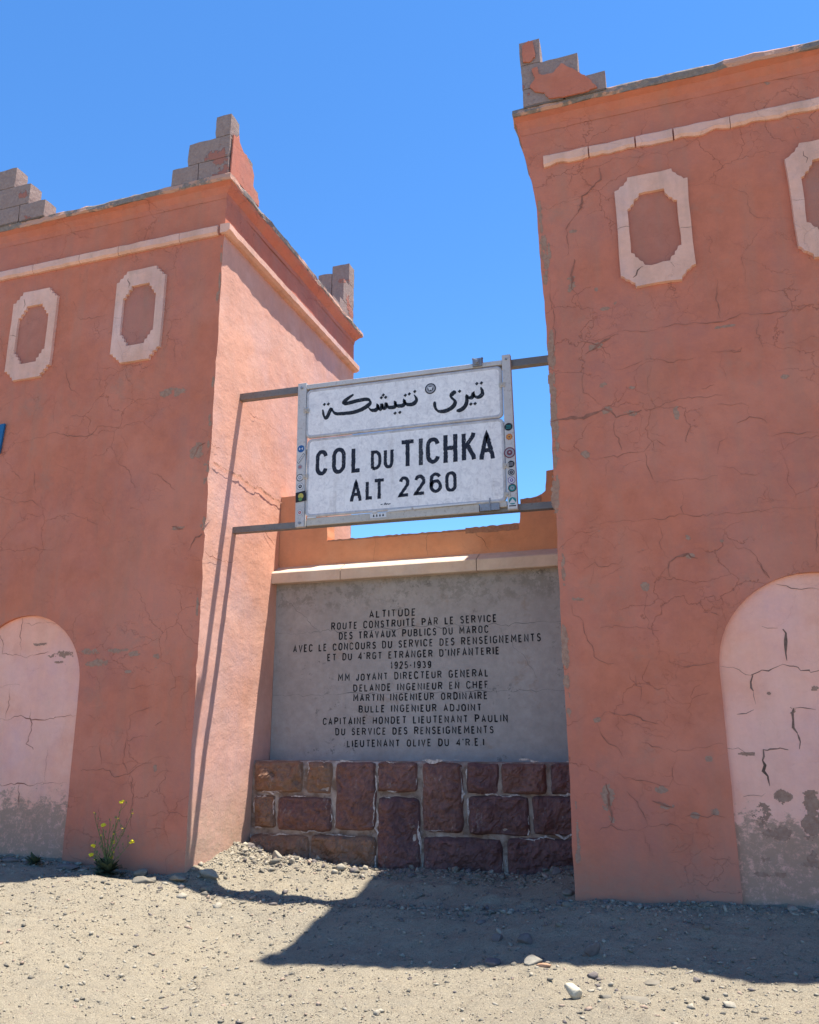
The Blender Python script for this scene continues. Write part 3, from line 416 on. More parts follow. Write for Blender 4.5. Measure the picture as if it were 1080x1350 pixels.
# ------------------------------------------------------------------ towers
BAND = 6.965
def flare(z, right):
    return float(np.interp(z, [5.0, 5.9, 6.5, 6.85, 7.2, 7.5], [0, .02, .04, .08, .15, .17])) if right else 0.
NOTCH = [(3.42, .05, .040), (3.93, .07, .028), (4.12, .03, .018), (3.05, .10, .012), (2.62, .05, .01), (6.5, .05, .012), (5.3, .06, .01), (1.2, .04, .008), (2.0, .05, .008)]
def edge(z, seed, right=False):
    e = .010*n1(z, seed, 2.3)+.006*n1(z, seed+2, 11)+.004*n1(z, seed+4, 37)
    if seed == 1:
        for zc, h, d in NOTCH: e -= d*max(0, 1-abs(z-zc)/h)
    return e
ARCHES = {}
def tower(x0, x1, sgn, right, top, loc, label, archx, flip):
    """x0..x1 footprint; seam = the corner that faces the gap"""
    T = thing('gate_tower', label, 'tower', loc)
    ztop = top-.10
    zs = [-.45+.09*i for i in range(int((ztop+.45)/.09)+1)]+[ztop]
    dirx = 1 if not right else -1            # outward normal of the side face in the gap
    xc = x1 if not right else x0             # x of the gap side
    xo = x0 if not right else x1
    ed = lambda z: xc + dirx*(edge(z, 1 if not right else 5)+flare(z, right))
    ey = lambda z: Y0 + .6*edge(z, 8 if not right else 9)*0
    # front sheet with the arch openings cut out of it
    mb = MB(); pts = []
    cols = [(ed(z), z) for z in zs]; oth = [(xo, z) for z in zs]
    lo, hi = (oth, cols) if not right else (cols, oth)
    pts += [(x, z) for x, z in reversed(lo)]                  # down the low-x edge
    arches = []
    for ax in sorted(archx):
        hw = .765; zsps = 1.83; n = 26
        A = [(ax-hw+.006*n1(z, ax, 4), z) for z in np.linspace(-.45, zsps, 18)]
        A += [(ax-hw*math.cos(math.pi*k/n)+.004*n1(k, ax, .7), zsps+.76*math.sin(math.pi*k/n)) for k in range(1, n)]
        A += [(ax+hw+.006*n1(z, ax+5, 4), z) for z in np.linspace(zsps, -.45, 18)]
        pts += A; arches.append(A)
    pts += hi
    b = mb.addv([(x, Y0, z) for x, z in pts]); mb.face(*range(b, b+len(pts)))
    for A in arches:                                         # reveals
        b = mb.addv([(x, Y0, z) for x, z in A]); mb.addv([(x, Y0+.045, z) for x, z in A]); n = len(A)
        for i in range(n-1): mb.face(b+i, b+i+1, b+n+i+1, b+n+i)
    mb.build('front_wall', M['terracotta'], T, tri=True)
    # gap side, back, far side
    mb = MB(); ncol = 46; ys_ = np.linspace(Y0, YB, ncol)
    b = mb.addv([(ed(z) if i == 0 else xc+dirx*(flare(z, right)+.012*fr(y*.9, z*.9, 3.3)+.004*fr(y*5, z*5, 1)), y, z) for z in zs for i, y in enumerate(ys_)])
    for i in range(len(zs)-1):
        for j in range(ncol-1): q0 = b+i*ncol+j; mb.face(q0, q0+1, q0+ncol+1, q0+ncol)
    mb.mi = [1 if (zs[i]+zs[i+1])/2 > 6.94 else 0 for i in range(len(zs)-1) for j in range(ncol-1)]  # band under the cornice keeps the unbrightened terracotta, its shade held in the colour
    mb.build('side_wall', [M['terracotta_sunlit'] if not right else M['terracotta'], M['terracotta']], T, smooth=True)
    mb = MB(); xe = xc+dirx*.0
    b = mb.addv([(xe, YB, -.45), (xo, YB, -.45), (xo, Y0, -.45), (xo, Y0, ztop), (xo, YB, ztop), (xe, YB, ztop), (xe, Y0+.05, ztop)])
    mb.face(b, b+1, b+4, b+5); mb.face(b+1, b+2, b+3, b+4)
    mb.build('rear_wall', M['terracotta'], T)
    for ax, A in zip(sorted(archx), arches):
        mb = MB(); q_ = [(ax+(x-ax)*1.02, z if z < 1.83 else 1.83+(z-1.83)*1.02) for x, z in A]
        b = mb.addv([(x, Y0+.035, z) for x, z in q_]); mb.face(*range(b, b+len(q_)))
        o = mb.build('blind_arch', M['pink'], T, tri=True); ARCHES[(right, round(ax, 1))] = o
    # cornice: cove then rough slab, lofted round the whole top
    fp = .115 if not right else .12; sp = .105 if not right else .215
    def loft(prof, name, mat, jit, zj):
        mb = MB(); rings = []
        for pi, (px, py, z) in enumerate(prof):
            X0, X1 = (x0-py, xc+px) if not right else (xc-px, x1+py)
            Ya, Yb_ = Y0-py, YB+py; P = []
            st = .085
            for (ax_, ay, bx, by) in ((X0, Ya, X1, Ya), (X1, Ya, X1, Yb_), (X1, Yb_, X0, Yb_), (X0, Yb_, X0, Ya)):
                nseg = int(max(abs((x1-x0)), 0)/st) if ay == by else int((YB-Y0)/st)
                for k in range(nseg):
                    t_ = k/nseg; x = ax_+(bx-ax_)*t_; y = ay+(by-ay)*t_
                    u = x+y*1.7
                    j = jit*(fr(x*2.2, y*2.2, pi*.35)+.8*fr(x*9, y*9, pi*.6, 2)); dz = zj*(fr(x*1.6, y*1.6, 7, 3)+.6*fr(x*12, y*12, 4, 2))
                    ox = (0 if ay == by else (1 if bx == X1 else -1)); oy = (-1 if ay == by == Ya else (1 if ay == by else 0))
                    P.append((x+ox*j, y+oy*j, z+(dz if pi >= 2 or jit < .01 else dz*.5)))
            rings.append((mb.addv(P), len(P)))
        for (a, n), (b, _) in zip(rings, rings[1:]):
            for i in range(n): mb.face(a+i, a+(i+1) % n, b+(i+1) % n, b+i)
        a, n = rings[-1]; mb.face(*range(a, a+n))
        return mb.build(name, mat, T, smooth=False, tri=False)
    z_ = top
    sf = flare(7.3, right)
    loft([(sf+.004, .004, z_-.26), (sf+.012, .015, z_-.20), (max(sf+.03, sp*.8) , .055, z_-.13), (sp, fp-.005, z_-.095), (sp-.02, fp-.02, z_-.09)], 'cove_moulding', M['terracotta'], .003, .006)
    loft([(sp-.10, fp-.10, z_-.094), (sp-.004, fp-.004, z_-.100), (sp+.008, fp+.008, z_-.075), (sp+.006, fp+.006, z_-.025), (sp-.02, fp-.02, z_+.002), (-.05, -.12, z_+.02)], 'cornice', M['cornice'], .016, .022)
    # string course in separate lengths
    def seg(a, b, face):
        mb = MB(); n = max(3, int((b-a)/.06)); ring = []
        for k in range(n+1):
            u = a+(b-a)*k/n; j = .006*fr(u*6, BAND, 1); lo_ = BAND-.057+(.022 if right else .009)*fr(u*6, 1, 2)+(.008 if right else 0)*random.uniform(-1, 1); hi_ = BAND+.057+.006*fr(u*5, 5, 2)
            p = ((.038 if right else .055) if face == 'f' else .095)+j; q0 = -.03
            prof = [(q0, lo_-.0), (p*.55, lo_), (p, lo_+.025), (p, hi_-.012), (p*.8, hi_), (q0, hi_+.006)]
            if face == 'f': ring.append(mb.addv([(u, Y0-pp, zz_) for pp, zz_ in prof]))
            else: ring.append(mb.addv([(xc+dirx*(pp+flare(zz_, right)*.7), u, zz_) for pp, zz_ in prof]))
        for a_, b_ in zip(ring, ring[1:]):
            for i in range(6): mb.face(a_+i, a_+(i+1) % 6, b_+(i+1) % 6, b_+i)
        mb.face(*range(ring[0], ring[0]+6)); mb.face(*range(ring[-1], ring[-1]+6))
        mb.build('string_course', M['pale_trim'], T)
    if not right:
        cut = [x0, -9.9, -8.45, -7.32, -6.62, -6.05, -5.2, -4.69]
        for a, b in zip(cut, cut[1:]): seg(a+.003, b-.003, 'f')
        cy = [Y0-.05, 8.6, 9.7, 10.5, YB+.02]
        for a, b in zip(cy, cy[1:]): seg(a+.003, b-.003, 's')
    else:
        cut = [-.93, -.47, -.02, .34, .86, 1.72, 2.9, 4.1, x1]
        for a, b in zip(cut, cut[1:]): seg(a+random.uniform(.002, .014), b-random.uniform(.0, .006), 'f')
    # ovals
    for k in range(4):
        cx = xc - dirx*(1.07+1.535*k); cz = 6.06 if not right else 5.98; th = 0 if not right else .02
        def stair(hw, hh, sx, sy, rnd, inner):
            q1 = [(hw, hh-3*sy), (hw-sx, hh-3*sy), (hw-sx, hh-2*sy), (hw-2*sx, hh-2*sy), (hw-2*sx, hh-sy), (hw-3*sx, hh-sy), (hw-3*sx, hh)]
            if rnd:                                          # weathered: stairs nearly worn off
                q1 = [(x*(1-rnd)+rnd*(hw-3*sx*(i/6)**.8), z*(1-rnd)+rnd*(hh-3*sy*(1-i/6)**.8)) for i, (x, z) in enumerate(q1)]
            full = []
            for sxn, szn, rev in ((1, 1, 0), (-1, 1, 1), (-1, -1, 0), (1, -1, 1)):
                qq = [(x*sxn, z*szn) for x, z in q1]; full += list(reversed(qq)) if rev else qq
            # densify
            out = []
            for i, p in enumerate(full):
                q_ = full[(i+1) % len(full)]; nn = 4
                for m in range(nn): out.append((p[0]+(q_[0]-p[0])*m/nn, p[1]+(q_[1]-p[1])*m/nn))
            jj = .012 if right else .005
            return [(cx+x+jj*fr(x*9+cx, z*9, inner*4+1, 3)*1.2, cz+z+jj*fr(x*9+cx, z*9, 9+inner, 3)*1.2) for x, z in out]
        O = stair(.34, .60, .045, .045, .7 if right else .3, 0); I = stair(.225, .385, .035, .05, .6 if right else .25, 1)
        mb = MB(); n = len(O); d = .034
        bo = mb.addv([(x, Y0+.01, z) for x, z in O]); bf = mb.addv([(cx+(x-cx)*.985, Y0-d, cz+(z-cz)*.99) for x, z in O]); bi = mb.addv([(cx+(x-cx)*1.02, Y0-d, cz+(z-cz)*1.012) for x, z in I]); bb = mb.addv([(x, Y0+.01, z) for x, z in I])
        for i in range(n):
            j = (i+1) % n
            mb.face(bo+i, bo+j, bf+j, bf+i); mb.face(bf+i, bf+j, bi+j, bi+i); mb.face(bi+i, bi+j, bb+j, bb+i)
        fo = mb.build('oval_frame', M['pale_trim'], T)
        mb = MB(); b = mb.addv([(cx+(x-cx)*1.03, Y0-.004, cz+(z-cz)*1.02) for x, z in I]); mb.face(*range(b, b+len(I))); mb.build('recessed_field', M['oval_field'], fo, tri=True)
        mb = MB(); y = Y0-d-.001                             # cracks across the frame mouldings
        if right and k == 0:
            for pts in ([(cx-.345, cz+.04), (cx-.22, cz+.045)], [(cx+.22, cz-.07), (cx+.345, cz-.075)], [(cx-.13, cz-.40), (cx-.20, cz-.48), (cx-.23, cz-.50)], [(cx+.12, cz-.40), (cx+.15, cz-.46)]): ribbon(mb, pts, .009, y)
        elif k < 2: ribbon(mb, [(cx-.33, cz+.02), (cx-.22, cz+.0)], .005, y); ribbon(mb, [(cx-.18, cz+.50), (cx-.15, cz+.42), (cx-.17, cz+.37)], .006, y)
        if mb.v: mb.build('crack', M['crack'], fo, kind='stuff', recalc=False)
    return T
def block_set(T, boxes, mat, core, plaster_=None):
    """merlon = mortar core with its concrete blocks as sub-parts"""
    mb = MB()
    for (a, b, c_, d, e, f) in boxes: mb.box(a+.012, b-.012, c_+.009, d-.009, e-.01, f-.015)
    m = mb.build('merlon', M['blockmortar'], T)
    for (a, b, c_, d, e, f) in boxes:
        mb = MB(); nx_, ny_, nz_ = max(2, int((b-a)/.07)), max(2, int((d-c_)/.07)), max(2, int((f-e)/.07))
        bm = bmesh.new(); bmesh.ops.create_grid(bm, x_segments=1, y_segments=1, size=.5); bm.free()
        # subdivided rough box
        def fc(o, u, v, nu, nv):
            bb = mb.addv([tuple(Vector(o)+Vector(u)*i/nu+Vector(v)*j/nv) for i in range(nu+1) for j in range(nv+1)])
            for i in range(nu):
                for j in range(nv): q0 = bb+i*(nv+1)+j; mb.face(q0, q0+1, q0+nv+2, q0+nv+1)
        X, Y, Z = b-a-.006, d-c_-.004, f-e-.006; o = (a+.003, c_+.002, e+.003)
        fc(o, (X, 0, 0), (0, 0, Z), nx_, nz_); fc((o[0], o[1]+Y, o[2]), (X, 0, 0), (0, 0, Z), nx_, nz_)
        fc(o, (0, Y, 0), (0, 0, Z), ny_, nz_); fc((o[0]+X, o[1], o[2]), (0, Y, 0), (0, 0, Z), ny_, nz_)
        fc(o, (X, 0, 0), (0, Y, 0), nx_, ny_); fc((o[0], o[1], o[2]+Z), (X, 0, 0), (0, Y, 0), nx_, ny_)
        for i, v in enumerate(mb.v):
            p = Vector(v); k = .0045; cen = Vector(((a+b)/2, (c_+d)/2, (e+f)/2)); q_ = p-cen
            edgeness = sum(1 for s_, h in zip(q_, (X/2, Y/2, Z/2)) if abs(abs(s_)-h) < .01)
            pull = (edgeness-1)*random.Random(int(p.x*500)*7+int(p.y*500)*13+int(p.z*500)).uniform(0, .006)
            p = p - q_.normalized()*pull + Vector((k*fr(p.x*8, p.y*8, p.z*8), k*fr(p.x*8+9, p.y*8, p.z*8), k*fr(p.x*8, p.y*8+9, p.z*8)))
            mb.v[i] = tuple(p)
        o_ = mb.build('concrete_block', mat, m, recalc=True)
    if plaster_: plaster_(m)
    return m

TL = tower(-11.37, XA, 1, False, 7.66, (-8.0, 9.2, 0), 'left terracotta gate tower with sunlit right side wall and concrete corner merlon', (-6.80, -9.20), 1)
TR = tower(XB, 5.76, -1, True, 7.60, (2.4, 9.2, 0), 'right terracotta gate tower, the nearer one, with cracked shaded front and pink blind arch', (1.05, 3.75), -1)
cracks(TR, 'hairline_crack', CR_RIGHT, Y0, M['crackpale'], k=.0018)
cracks(TR, 'arch_crack', CR_RARCH, Y0+.035, M['crack'], k=.0017)
cracks(TL, 'hairline_crack', CR_LEFT, Y0, M['crackpale'], k=.0020)
cracks(TL, 'arch_crack', CR_LARCH, Y0+.035, M['crackpale'], k=.0020)
cracks(TL, 'plaster_ridge', CR_SIDE[:1], XA+.012, M['ridge'], 'x', 1, k=.0045)
cracks(TL, 'side_crack', CR_SIDE[1:], XA+.012, M['crackpale'], 'x', 1, k=.0028)
PR = list(PT_RIGHT)
rr = random.Random(3)
for k in range(34):                                    # bare cement along the corner of the right tower
    z = rr.uniform(.2, 6.7); PR.append((XB-flare(z, True)+rr.uniform(.015, .05), z, rr.uniform(.008, .026), rr.uniform(.03, .22)))
patches(TR, PR, Y0, M['patch']); patches(TR, PT_RARCH, Y0+.035, M['patch'], 'arch_bare_cement')
PLF = list(PT_LEFT)
for k in range(16):
    z = rr.uniform(2.6, 7.3); PLF.append((XA-rr.uniform(.015, .04), z, rr.uniform(.006, .018), rr.uniform(.02, .10)))
for z, h, d in NOTCH[:3]: PLF.append((XA-.05, z, .022, h*.8))
patches(TL, PLF, Y0, M['patch']); patches(TL, PT_LARCH, Y0+.035, M['patch'], 'arch_bare_cement')

# merlons
z0 = 7.64
cz_ = [z0, 7.88, 8.18, 8.48]
def side_plaster(m):
    mb = MB(); pts = [(7.17, 7.66), (7.86, 7.66), (7.85, 7.74), (7.80, 7.80), (7.69, 7.85), (7.70, 8.00), (7.66, 8.06), (7.56, 8.09), (7.50, 8.15), (7.44, 8.13), (7.38, 8.17), (7.33, 8.20), (7.31, 8.28), (7.27, 8.22), (7.19, 8.20)]
    pts = [(y+.01*fr(y*9, z*9, 1), z+.01*fr(y*9, z*9, 5)) for y, z in pts]
    b = mb.addv([(-4.555, y, z) for y, z in pts]); mb.addv([(-4.538, y, z) for y, z in pts]); n = len(pts)
    mb.face(*range(b+n, b+2*n)); mb.face(*range(b, b+n))
    for i in range(n): mb.face(b+i, b+(i+1) % n, b+n+(i+1) % n, b+n+i)
    mb.build('plaster_coat', M['terracotta'], m, tri=True)
block_set(TL, [(-5.34, -4.97, 7.15, 7.35, cz_[0], cz_[1]), (-4.97, -4.56, 7.15, 7.35, cz_[0], cz_[1]), (-5.13, -4.56, 7.15, 7.35, cz_[1], cz_[2]), (-4.77, -4.56, 7.15, 7.35, cz_[2], cz_[3]),
               (-4.76, -4.56, 7.35, 7.87, cz_[0], cz_[1]), (-4.76, -4.56, 7.35, 7.70, cz_[1], cz_[2])], M['block'], None, side_plaster)
block_set(TL, [(-8.83, -8.40, 7.12, 7.32, cz_[0], cz_[1]), (-8.40, -7.98, 7.12, 7.32, cz_[0], cz_[1]), (-7.98, -7.58, 7.12, 7.32, cz_[0], cz_[1]), (-7.58, -7.17, 7.12, 7.32, cz_[0], cz_[1]),
               (-8.56, -8.0, 7.12, 7.32, cz_[1], cz_[2]), (-8.0, -7.44, 7.12, 7.32, cz_[1], cz_[2]), (-8.29, -7.71, 7.12, 7.32, cz_[2], cz_[3])], M['block'], None)
block_set(TL, [(-5.22, -4.97, 11.08, 11.3, 7.66, 8.05), (-4.97, -4.66, 11.08, 11.3, 7.66, 8.05), (-5.22, -4.97, 11.08, 11.3, 8.05, 8.68), (-4.97, -4.66, 11.08, 11.3, 8.05, 8.44), (-4.97, -4.66, 11.08, 11.3, 8.44, 8.80),
               (-4.86, -4.66, 10.72, 11.08, 7.66, 8.0), (-4.86, -4.66, 10.86, 11.08, 8.0, 8.40), (-4.86, -4.66, 10.45, 10.72, 7.66, 7.88)], M['block'], None)
block_set(TL, [(-11.45, -10.9, 7.15, 7.35, cz_[0], cz_[1]), (-10.9, -10.65, 7.15, 7.35, cz_[0], cz_[1]), (-11.45, -10.9, 7.15, 7.35, cz_[1], cz_[2]), (-11.45, -11.24, 7.15, 7.35, cz_[2], cz_[3])], M['block'], None)
za = [7.56, 7.77, 8.07, 8.37]
def right_plaster(m):
    for pts in (PA, PB):
        q_ = []
        for a, b in zip(pts, pts[1:]+pts[:1]):
            for k in range(4): x = a[0]+(b[0]-a[0])*k/4; z = a[1]+(b[1]-a[1])*k/4; q_.append((x+.014*fr(x*14, z*14, 2), z+.014*fr(x*14, z*14, 7)))
        mb = MB(); mb.prism_y(q_, 7.082, 7.10); mb.build('plaster_coat', M['terracotta'], m, tri=True)
PA = [(-1.06, 8.31), (-.99, 8.35), (-.945, 8.33), (-.93, 8.13), (-1.0, 8.08), (-1.05, 8.09), (-1.07, 8.2)]
PB = [(-0.915, 8.001), (-0.978, 7.983), (-0.943, 7.862), (-1.008, 7.778), (-0.95, 7.695), (-0.854, 7.661), (-0.813, 7.577), (-0.62, 7.558), (-0.414, 7.557), (-0.331, 7.583), (-0.406, 7.698), (-0.494, 7.796), (-0.544, 7.854), (-0.616, 7.919), (-0.673, 7.973), (-0.754, 7.872), (-0.845, 7.87), (-0.904, 7.905)]
block_set(TR, [(-1.09, -.66, 7.10, 7.30, za[0], za[1]), (-.66, -.24, 7.10, 7.30, za[0], za[1]), (-1.09, -.50, 7.10, 7.30, za[1], za[2]), (-1.10, -.88, 7.10, 7.30, za[2], za[3]),
               (-1.09, -.89, 7.30, 7.80, za[0], za[1]), (-1.09, -.89, 7.30, 7.60, za[1], za[2])], M['block'], None, right_plaster)
block_set(TR, [(1.82, 2.39, 7.12, 7.32, za[0]+.02, za[1]+.06), (2.39, 2.96, 7.12, 7.32, za[0]+.02, za[1]+.06), (2.02, 2.39, 7.12, 7.32, za[1]+.06, za[2]+.06), (2.39, 2.76, 7.12, 7.32, za[1]+.06, za[2]+.06), (2.20, 2.58, 7.12, 7.32, za[2]+.06, za[3]+.06)], M['block_plastered'], None)

# ------------------------------------------------------------------ memorial wall between the towers
W = thing('memorial_wall', 'low orange wall with grey inscribed plaque above a rock-faced stone plinth', 'wall', (-2.8, 8.95, 0))
def rough(pts, amp, lo=.08):
    out = []
    for a, b in zip(pts, pts[1:]):
        L = math.dist(a, b); n = max(1, int(L/lo))
        for k in range(n):
            x = a[0]+(b[0]-a[0])*k/n; z = a[1]+(b[1]-a[1])*k/n
            out.append((x+amp*fr(x*7, z*7, 2)*(k > 0), z+amp*fr(x*7, z*7, 6)+amp*.8*random.uniform(-1, 1)))
    out.append(pts[-1]); return out
top_ = rough([(XB, 4.24), (-1.29, 4.20), (-1.31, 3.97), (-1.35, 3.93), (-1.59, 3.89), (-1.62, 3.62), (-2.2, 3.60), (-3.99, 3.585), (-3.99, 3.90), (-4.30, 3.92), (-4.32, 4.20), (XA, 4.20)], .010, .05)
mb = MB(); mb.prism_y([(XA, -.4), (XB, -.4)]+top_, 8.935, 9.16); mb.build('upper_wall', M['orange'], W, tri=True)
mb = MB()                                                # bare mortar along the broken coping
for a, b, lo_, s_ in ((-2.25, -1.63, 3.56, 0), (-1.60, -1.36, 3.86, 1), (-3.98, -2.25, 3.578, 2)):
    n = int((b-a)/.04); 
    P = [(a+(b-a)*k/n, lo_+(.0 if s_ == 1 else 0)-abs(.02*fr(a+k*.3, s_))-(.012 if s_ < 2 else 0)) for k in range(n+1)]
    Q = [(x, {0: 3.612, 1: 3.905, 2: 3.596}[s_]+.008*random.uniform(-1, 1)) for x, _ in P]
    bb = mb.addv([(x, 8.931, z) for x, z in P]); mb.addv([(x, 8.931, z) for x, z in Q])
    for k in range(n): mb.face(bb+k, bb+k+1, bb+n+2+k, bb+n+1+k)
mb.build('bare_cement', M['patch'], W, kind='stuff', recalc=False)
mb = MB()
for pts, w_ in (([(-3.37, 3.585), (-3.37, 3.45), (-3.38, 3.31)], .006), ([(-2.72, 3.59), (-2.72, 3.44), (-2.71, 3.32)], .005), ([(-2.14, 3.60), (-2.10, 3.50), (-2.02, 3.42), (-1.98, 3.34)], .012)): ribbon(mb, pts, w_, 8.932)
mb.build('crack', M['crack'], W, kind='stuff', recalc=False)
for a, b in ((XA-.0, -3.726), (-3.726, -2.088), (-2.088, XB)):
    mb = MB(); n = 12; rings = []
    for k in range(n+1):
        x = a+.004+(b-a-.008)*k/n; j = .003*n1(x, 3, 5)
        rings.append(mb.addv([(x, y+jj, z+jj*.6) for (y, z), jj in zip([(8.94, 3.075), (8.755, 3.066), (8.748, 3.074), (8.748, 3.19), (8.758, 3.203), (8.94, 3.30)], [0, j, j, j, j, 0])]))
    for p_, q_ in zip(rings, rings[1:]):
        for i in range(6): mb.face(p_+i, p_+(i+1) % 6, q_+(i+1) % 6, q_+i)
    mb.face(*range(rings[0], rings[0]+6)); mb.face(*range(rings[-1], rings[-1]+6))
    mb.build('ledge_stone', M['ledge'], W)
mb = MB(); mb.box(XA+.002, XB-.002, 8.90, 8.934, 1.02, 3.078)
plq = mb.build('plaque', M['plaque'], W)
mb = MB()
for z in (2.484, 1.76): ribbon(mb, [(XA+.01, z+.002), (-3.9, z), (-3.0, z+.003), (-1.9, z-.002), (XB-.01, z)], .006, 8.8988, jag=.3)
ribbon(mb, [(-4.55, 2.95), (-4.2, 2.62), (-4.02, 2.45)], .004, 8.8987); ribbon(mb, [(-1.9, 2.45), (-1.6, 2.1), (-1.5, 1.9)], .004, 8.8986)
mb.build('joint_line', M['joint'], plq, kind='stuff', recalc=False)

# ---- stroke alphabet (unit box, y up)
def arc(cx, cy, rx, ry, a0, a1, n=10): return [(cx+rx*math.cos(math.radians(a0+(a1-a0)*k/n)), cy+ry*math.sin(math.radians(a0+(a1-a0)*k/n))) for k in range(n+1)]
def font(ry=.28):
    F = {}
    F['A'] = [[(0, 0), (.5, 1), (1, 0)], [(.17, .30), (.83, .30)]]
    F['B'] = [[(0, 0), (0, 1), (.5, 1)]+arc(.55, .76, .36, .24, 90, -90)+[(.5, .52), (0, .52)], arc(.58, .26, .42, .26, 90, -90)+[(0, 0)]]
    F['C'] = [arc(.5, 1-ry, .5, ry, 12, 180)+arc(.5, ry, .5, ry, 180, 348)]
    F['D'] = [[(0, 0), (0, 1), (.42, 1)]+arc(.42, .62, .58, .38, 90, 0)+arc(.42, .38, .58, .38, 0, -90)+[(0, 0)]]
    F['E'] = [[(1, 0), (0, 0), (0, 1), (1, 1)], [(0, .52), (.8, .52)]]
    F['F'] = [[(0, 0), (0, 1), (1, 1)], [(0, .52), (.8, .52)]]
    F['G'] = [arc(.5, 1-ry, .5, ry, 25, 180)+arc(.5, ry, .5, ry, 180, 360)+[(1, .45), (.6, .45)]]
    F['H'] = [[(0, 0), (0, 1)], [(1, 0), (1, 1)], [(0, .52), (1, .52)]]
    F['I'] = [[(.5, 0), (.5, 1)]]
    F['J'] = [[(1, 1), (1, ry)]+arc(.5, ry, .5, ry, 0, -180)]
    F['K'] = [[(0, 0), (0, 1)], [(1, 1), (.04, .42)], [(.33, .60), (1, 0)]]
    F['L'] = [[(0, 1), (0, 0), (1, 0)]]
    F['M'] = [[(0, 0), (0.05, 1), (.5, .35), (.95, 1), (1, 0)]]
    F['N'] = [[(0, 0), (0, 1), (1, 0), (1, 1)]]
    F['O'] = [arc(.5, 1-ry, .5, ry, 0, 180)+arc(.5, ry, .5, ry, 180, 360)+[(1, 1-ry)]]
    F['P'] = [[(0, 0), (0, 1), (.5, 1)]+arc(.55, .74, .45, .26, 90, -90)+[(0, .48)]]
    F['R'] = [[(0, 0), (0, 1), (.5, 1)]+arc(.55, .76, .43, .24, 90, -90)+[(0, .52)], [(.5, .52), (1, 0)]]
    F['S'] = [arc(.5, .76, .47, .24, 20, 230)+arc(.5, .27, .5, .27, 50, -160)]
    F['T'] = [[(0, 1), (1, 1)], [(.5, 1), (.5, 0)]]
    F['U'] = [[(0, 1), (0, ry)]+arc(.5, ry, .5, ry, 180, 360)+[(1, 1)]]
    F['V'] = [[(0, 1), (.5, 0), (1, 1)]]
    F['X'] = [[(0, 1), (1, 0)], [(1, 1), (0, 0)]]
    F['Y'] = [[(0, 1), (.5, .5), (1, 1)], [(.5, .5), (.5, 0)]]
    F['0'] = F['O']
    F['1'] = [[(.2, .75), (.6, 1), (.6, 0)]]
    F['2'] = [arc(.5, 1-ry, .48, ry, 165, -25)+[(.02, .02), (0, 0), (1, 0)]]
    F['3'] = [arc(.48, .76, .44, .24, 150, -75), arc(.48, .27, .5, .27, 80, -150)]
    F['4'] = [[(.75, 0), (.75, 1), (0, .28), (1, .28)]]
    F['5'] = [[(.92, 1), (.12, 1), (.06, .56)]+arc(.48, .31, .5, .31, 110, -150)]
    F['6'] = [[(.93, .84)]+arc(.5, 1-ry, .46, ry, 35, 180)+[(0, .3)]+arc(.5, .30, .5, .30, 180, 540, 16)]
    F['9'] = [arc(.5, .68, .48, .31, 0, 360, 16)+[(.98, .35)]+arc(.5, .28, .48, .28, 0, -150)]
    F["'"] = [[(.5, 1.02), (.42, .82)]]
    F['-'] = [[(0, .42), (1, .42)]]
    F['.'] = [[(.5, 0), (.5, .07)]]
    return F
FT = font()
WID = {'I': .12, "'": .12, '.': .10, '-': .35, '1': .36, ' ': .42, 'M': .72, 'L': .48, 'E': .48, 'F': .48, 'T': .56, 'J': .42, 'S': .5}
def stroke(mb, pts, w_, y, i=0, jag=0., taper=None):
    """flat ribbon with mitred joints and square ends in the x-z plane"""
    P = [Vector(p) for p in pts]; P = [p for k, p in enumerate(P) if k == 0 or (p-P[k-1]).length > 1e-5]
    n = len(P); L = []; R = []
    if n < 2: return
    for k in range(n):
        d0 = (P[k]-P[k-1]).normalized() if k else (P[1]-P[0]).normalized()
        d1 = (P[k+1]-P[k]).normalized() if k < n-1 else d0
        t_ = (d0+d1); t_ = t_.normalized() if t_.length > .3 else d1
        nn = Vector((-t_.y, t_.x)); s_ = 1/max(.45, nn.dot(Vector((-d1.y, d1.x))))
        ww = w_*(taper(k/(n-1), d1) if taper else 1)
        L.append(P[k]+nn*(ww/2*s_+random.gauss(0, jag))); R.append(P[k]-nn*(ww/2*s_+random.gauss(0, jag)))
    b = mb.addv([(p.x, y, p.y) for p in L]); mb.addv([(p.x, y, p.y) for p in R])
    for k in range(n-1): mb.face(b+k, b+k+1, b+n+k+1, b+n+k)
def text_line(s, xa, za_, xb, zb, h):
    ws = [WID.get(c, .58) for c in s]; gap = .24
    tot = sum(ws)+gap*(len(s)-1); sc = (xb-xa)/tot; x = xa; mb = MB(); th = .0136
    for c, w0 in zip(s, ws):
        ww = w0*sc
        if c != ' ':
            rj = random.uniform(-.03, .03)*h; hh = h*(1+random.uniform(-.04, .04)); sl = random.uniform(-.03, .03)
            for si, st in enumerate(FT[c]):
                zb_ = za_+(zb-za_)*(x-xa)/(xb-xa)+rj*.3
                stroke(mb, [(x+th/2+(ww-th)*px+sl*h*py, zb_+th/2+(hh-th)*py) for px, py in st], th*random.uniform(.88, 1.15), 8.8978-.00012*si, jag=.0006)
        x += ww+gap*sc
    mb.build('lettering', M['ink'], plq, recalc=False, label='black line reading '+s if False else None)
for a in TEXT: text_line(*a)

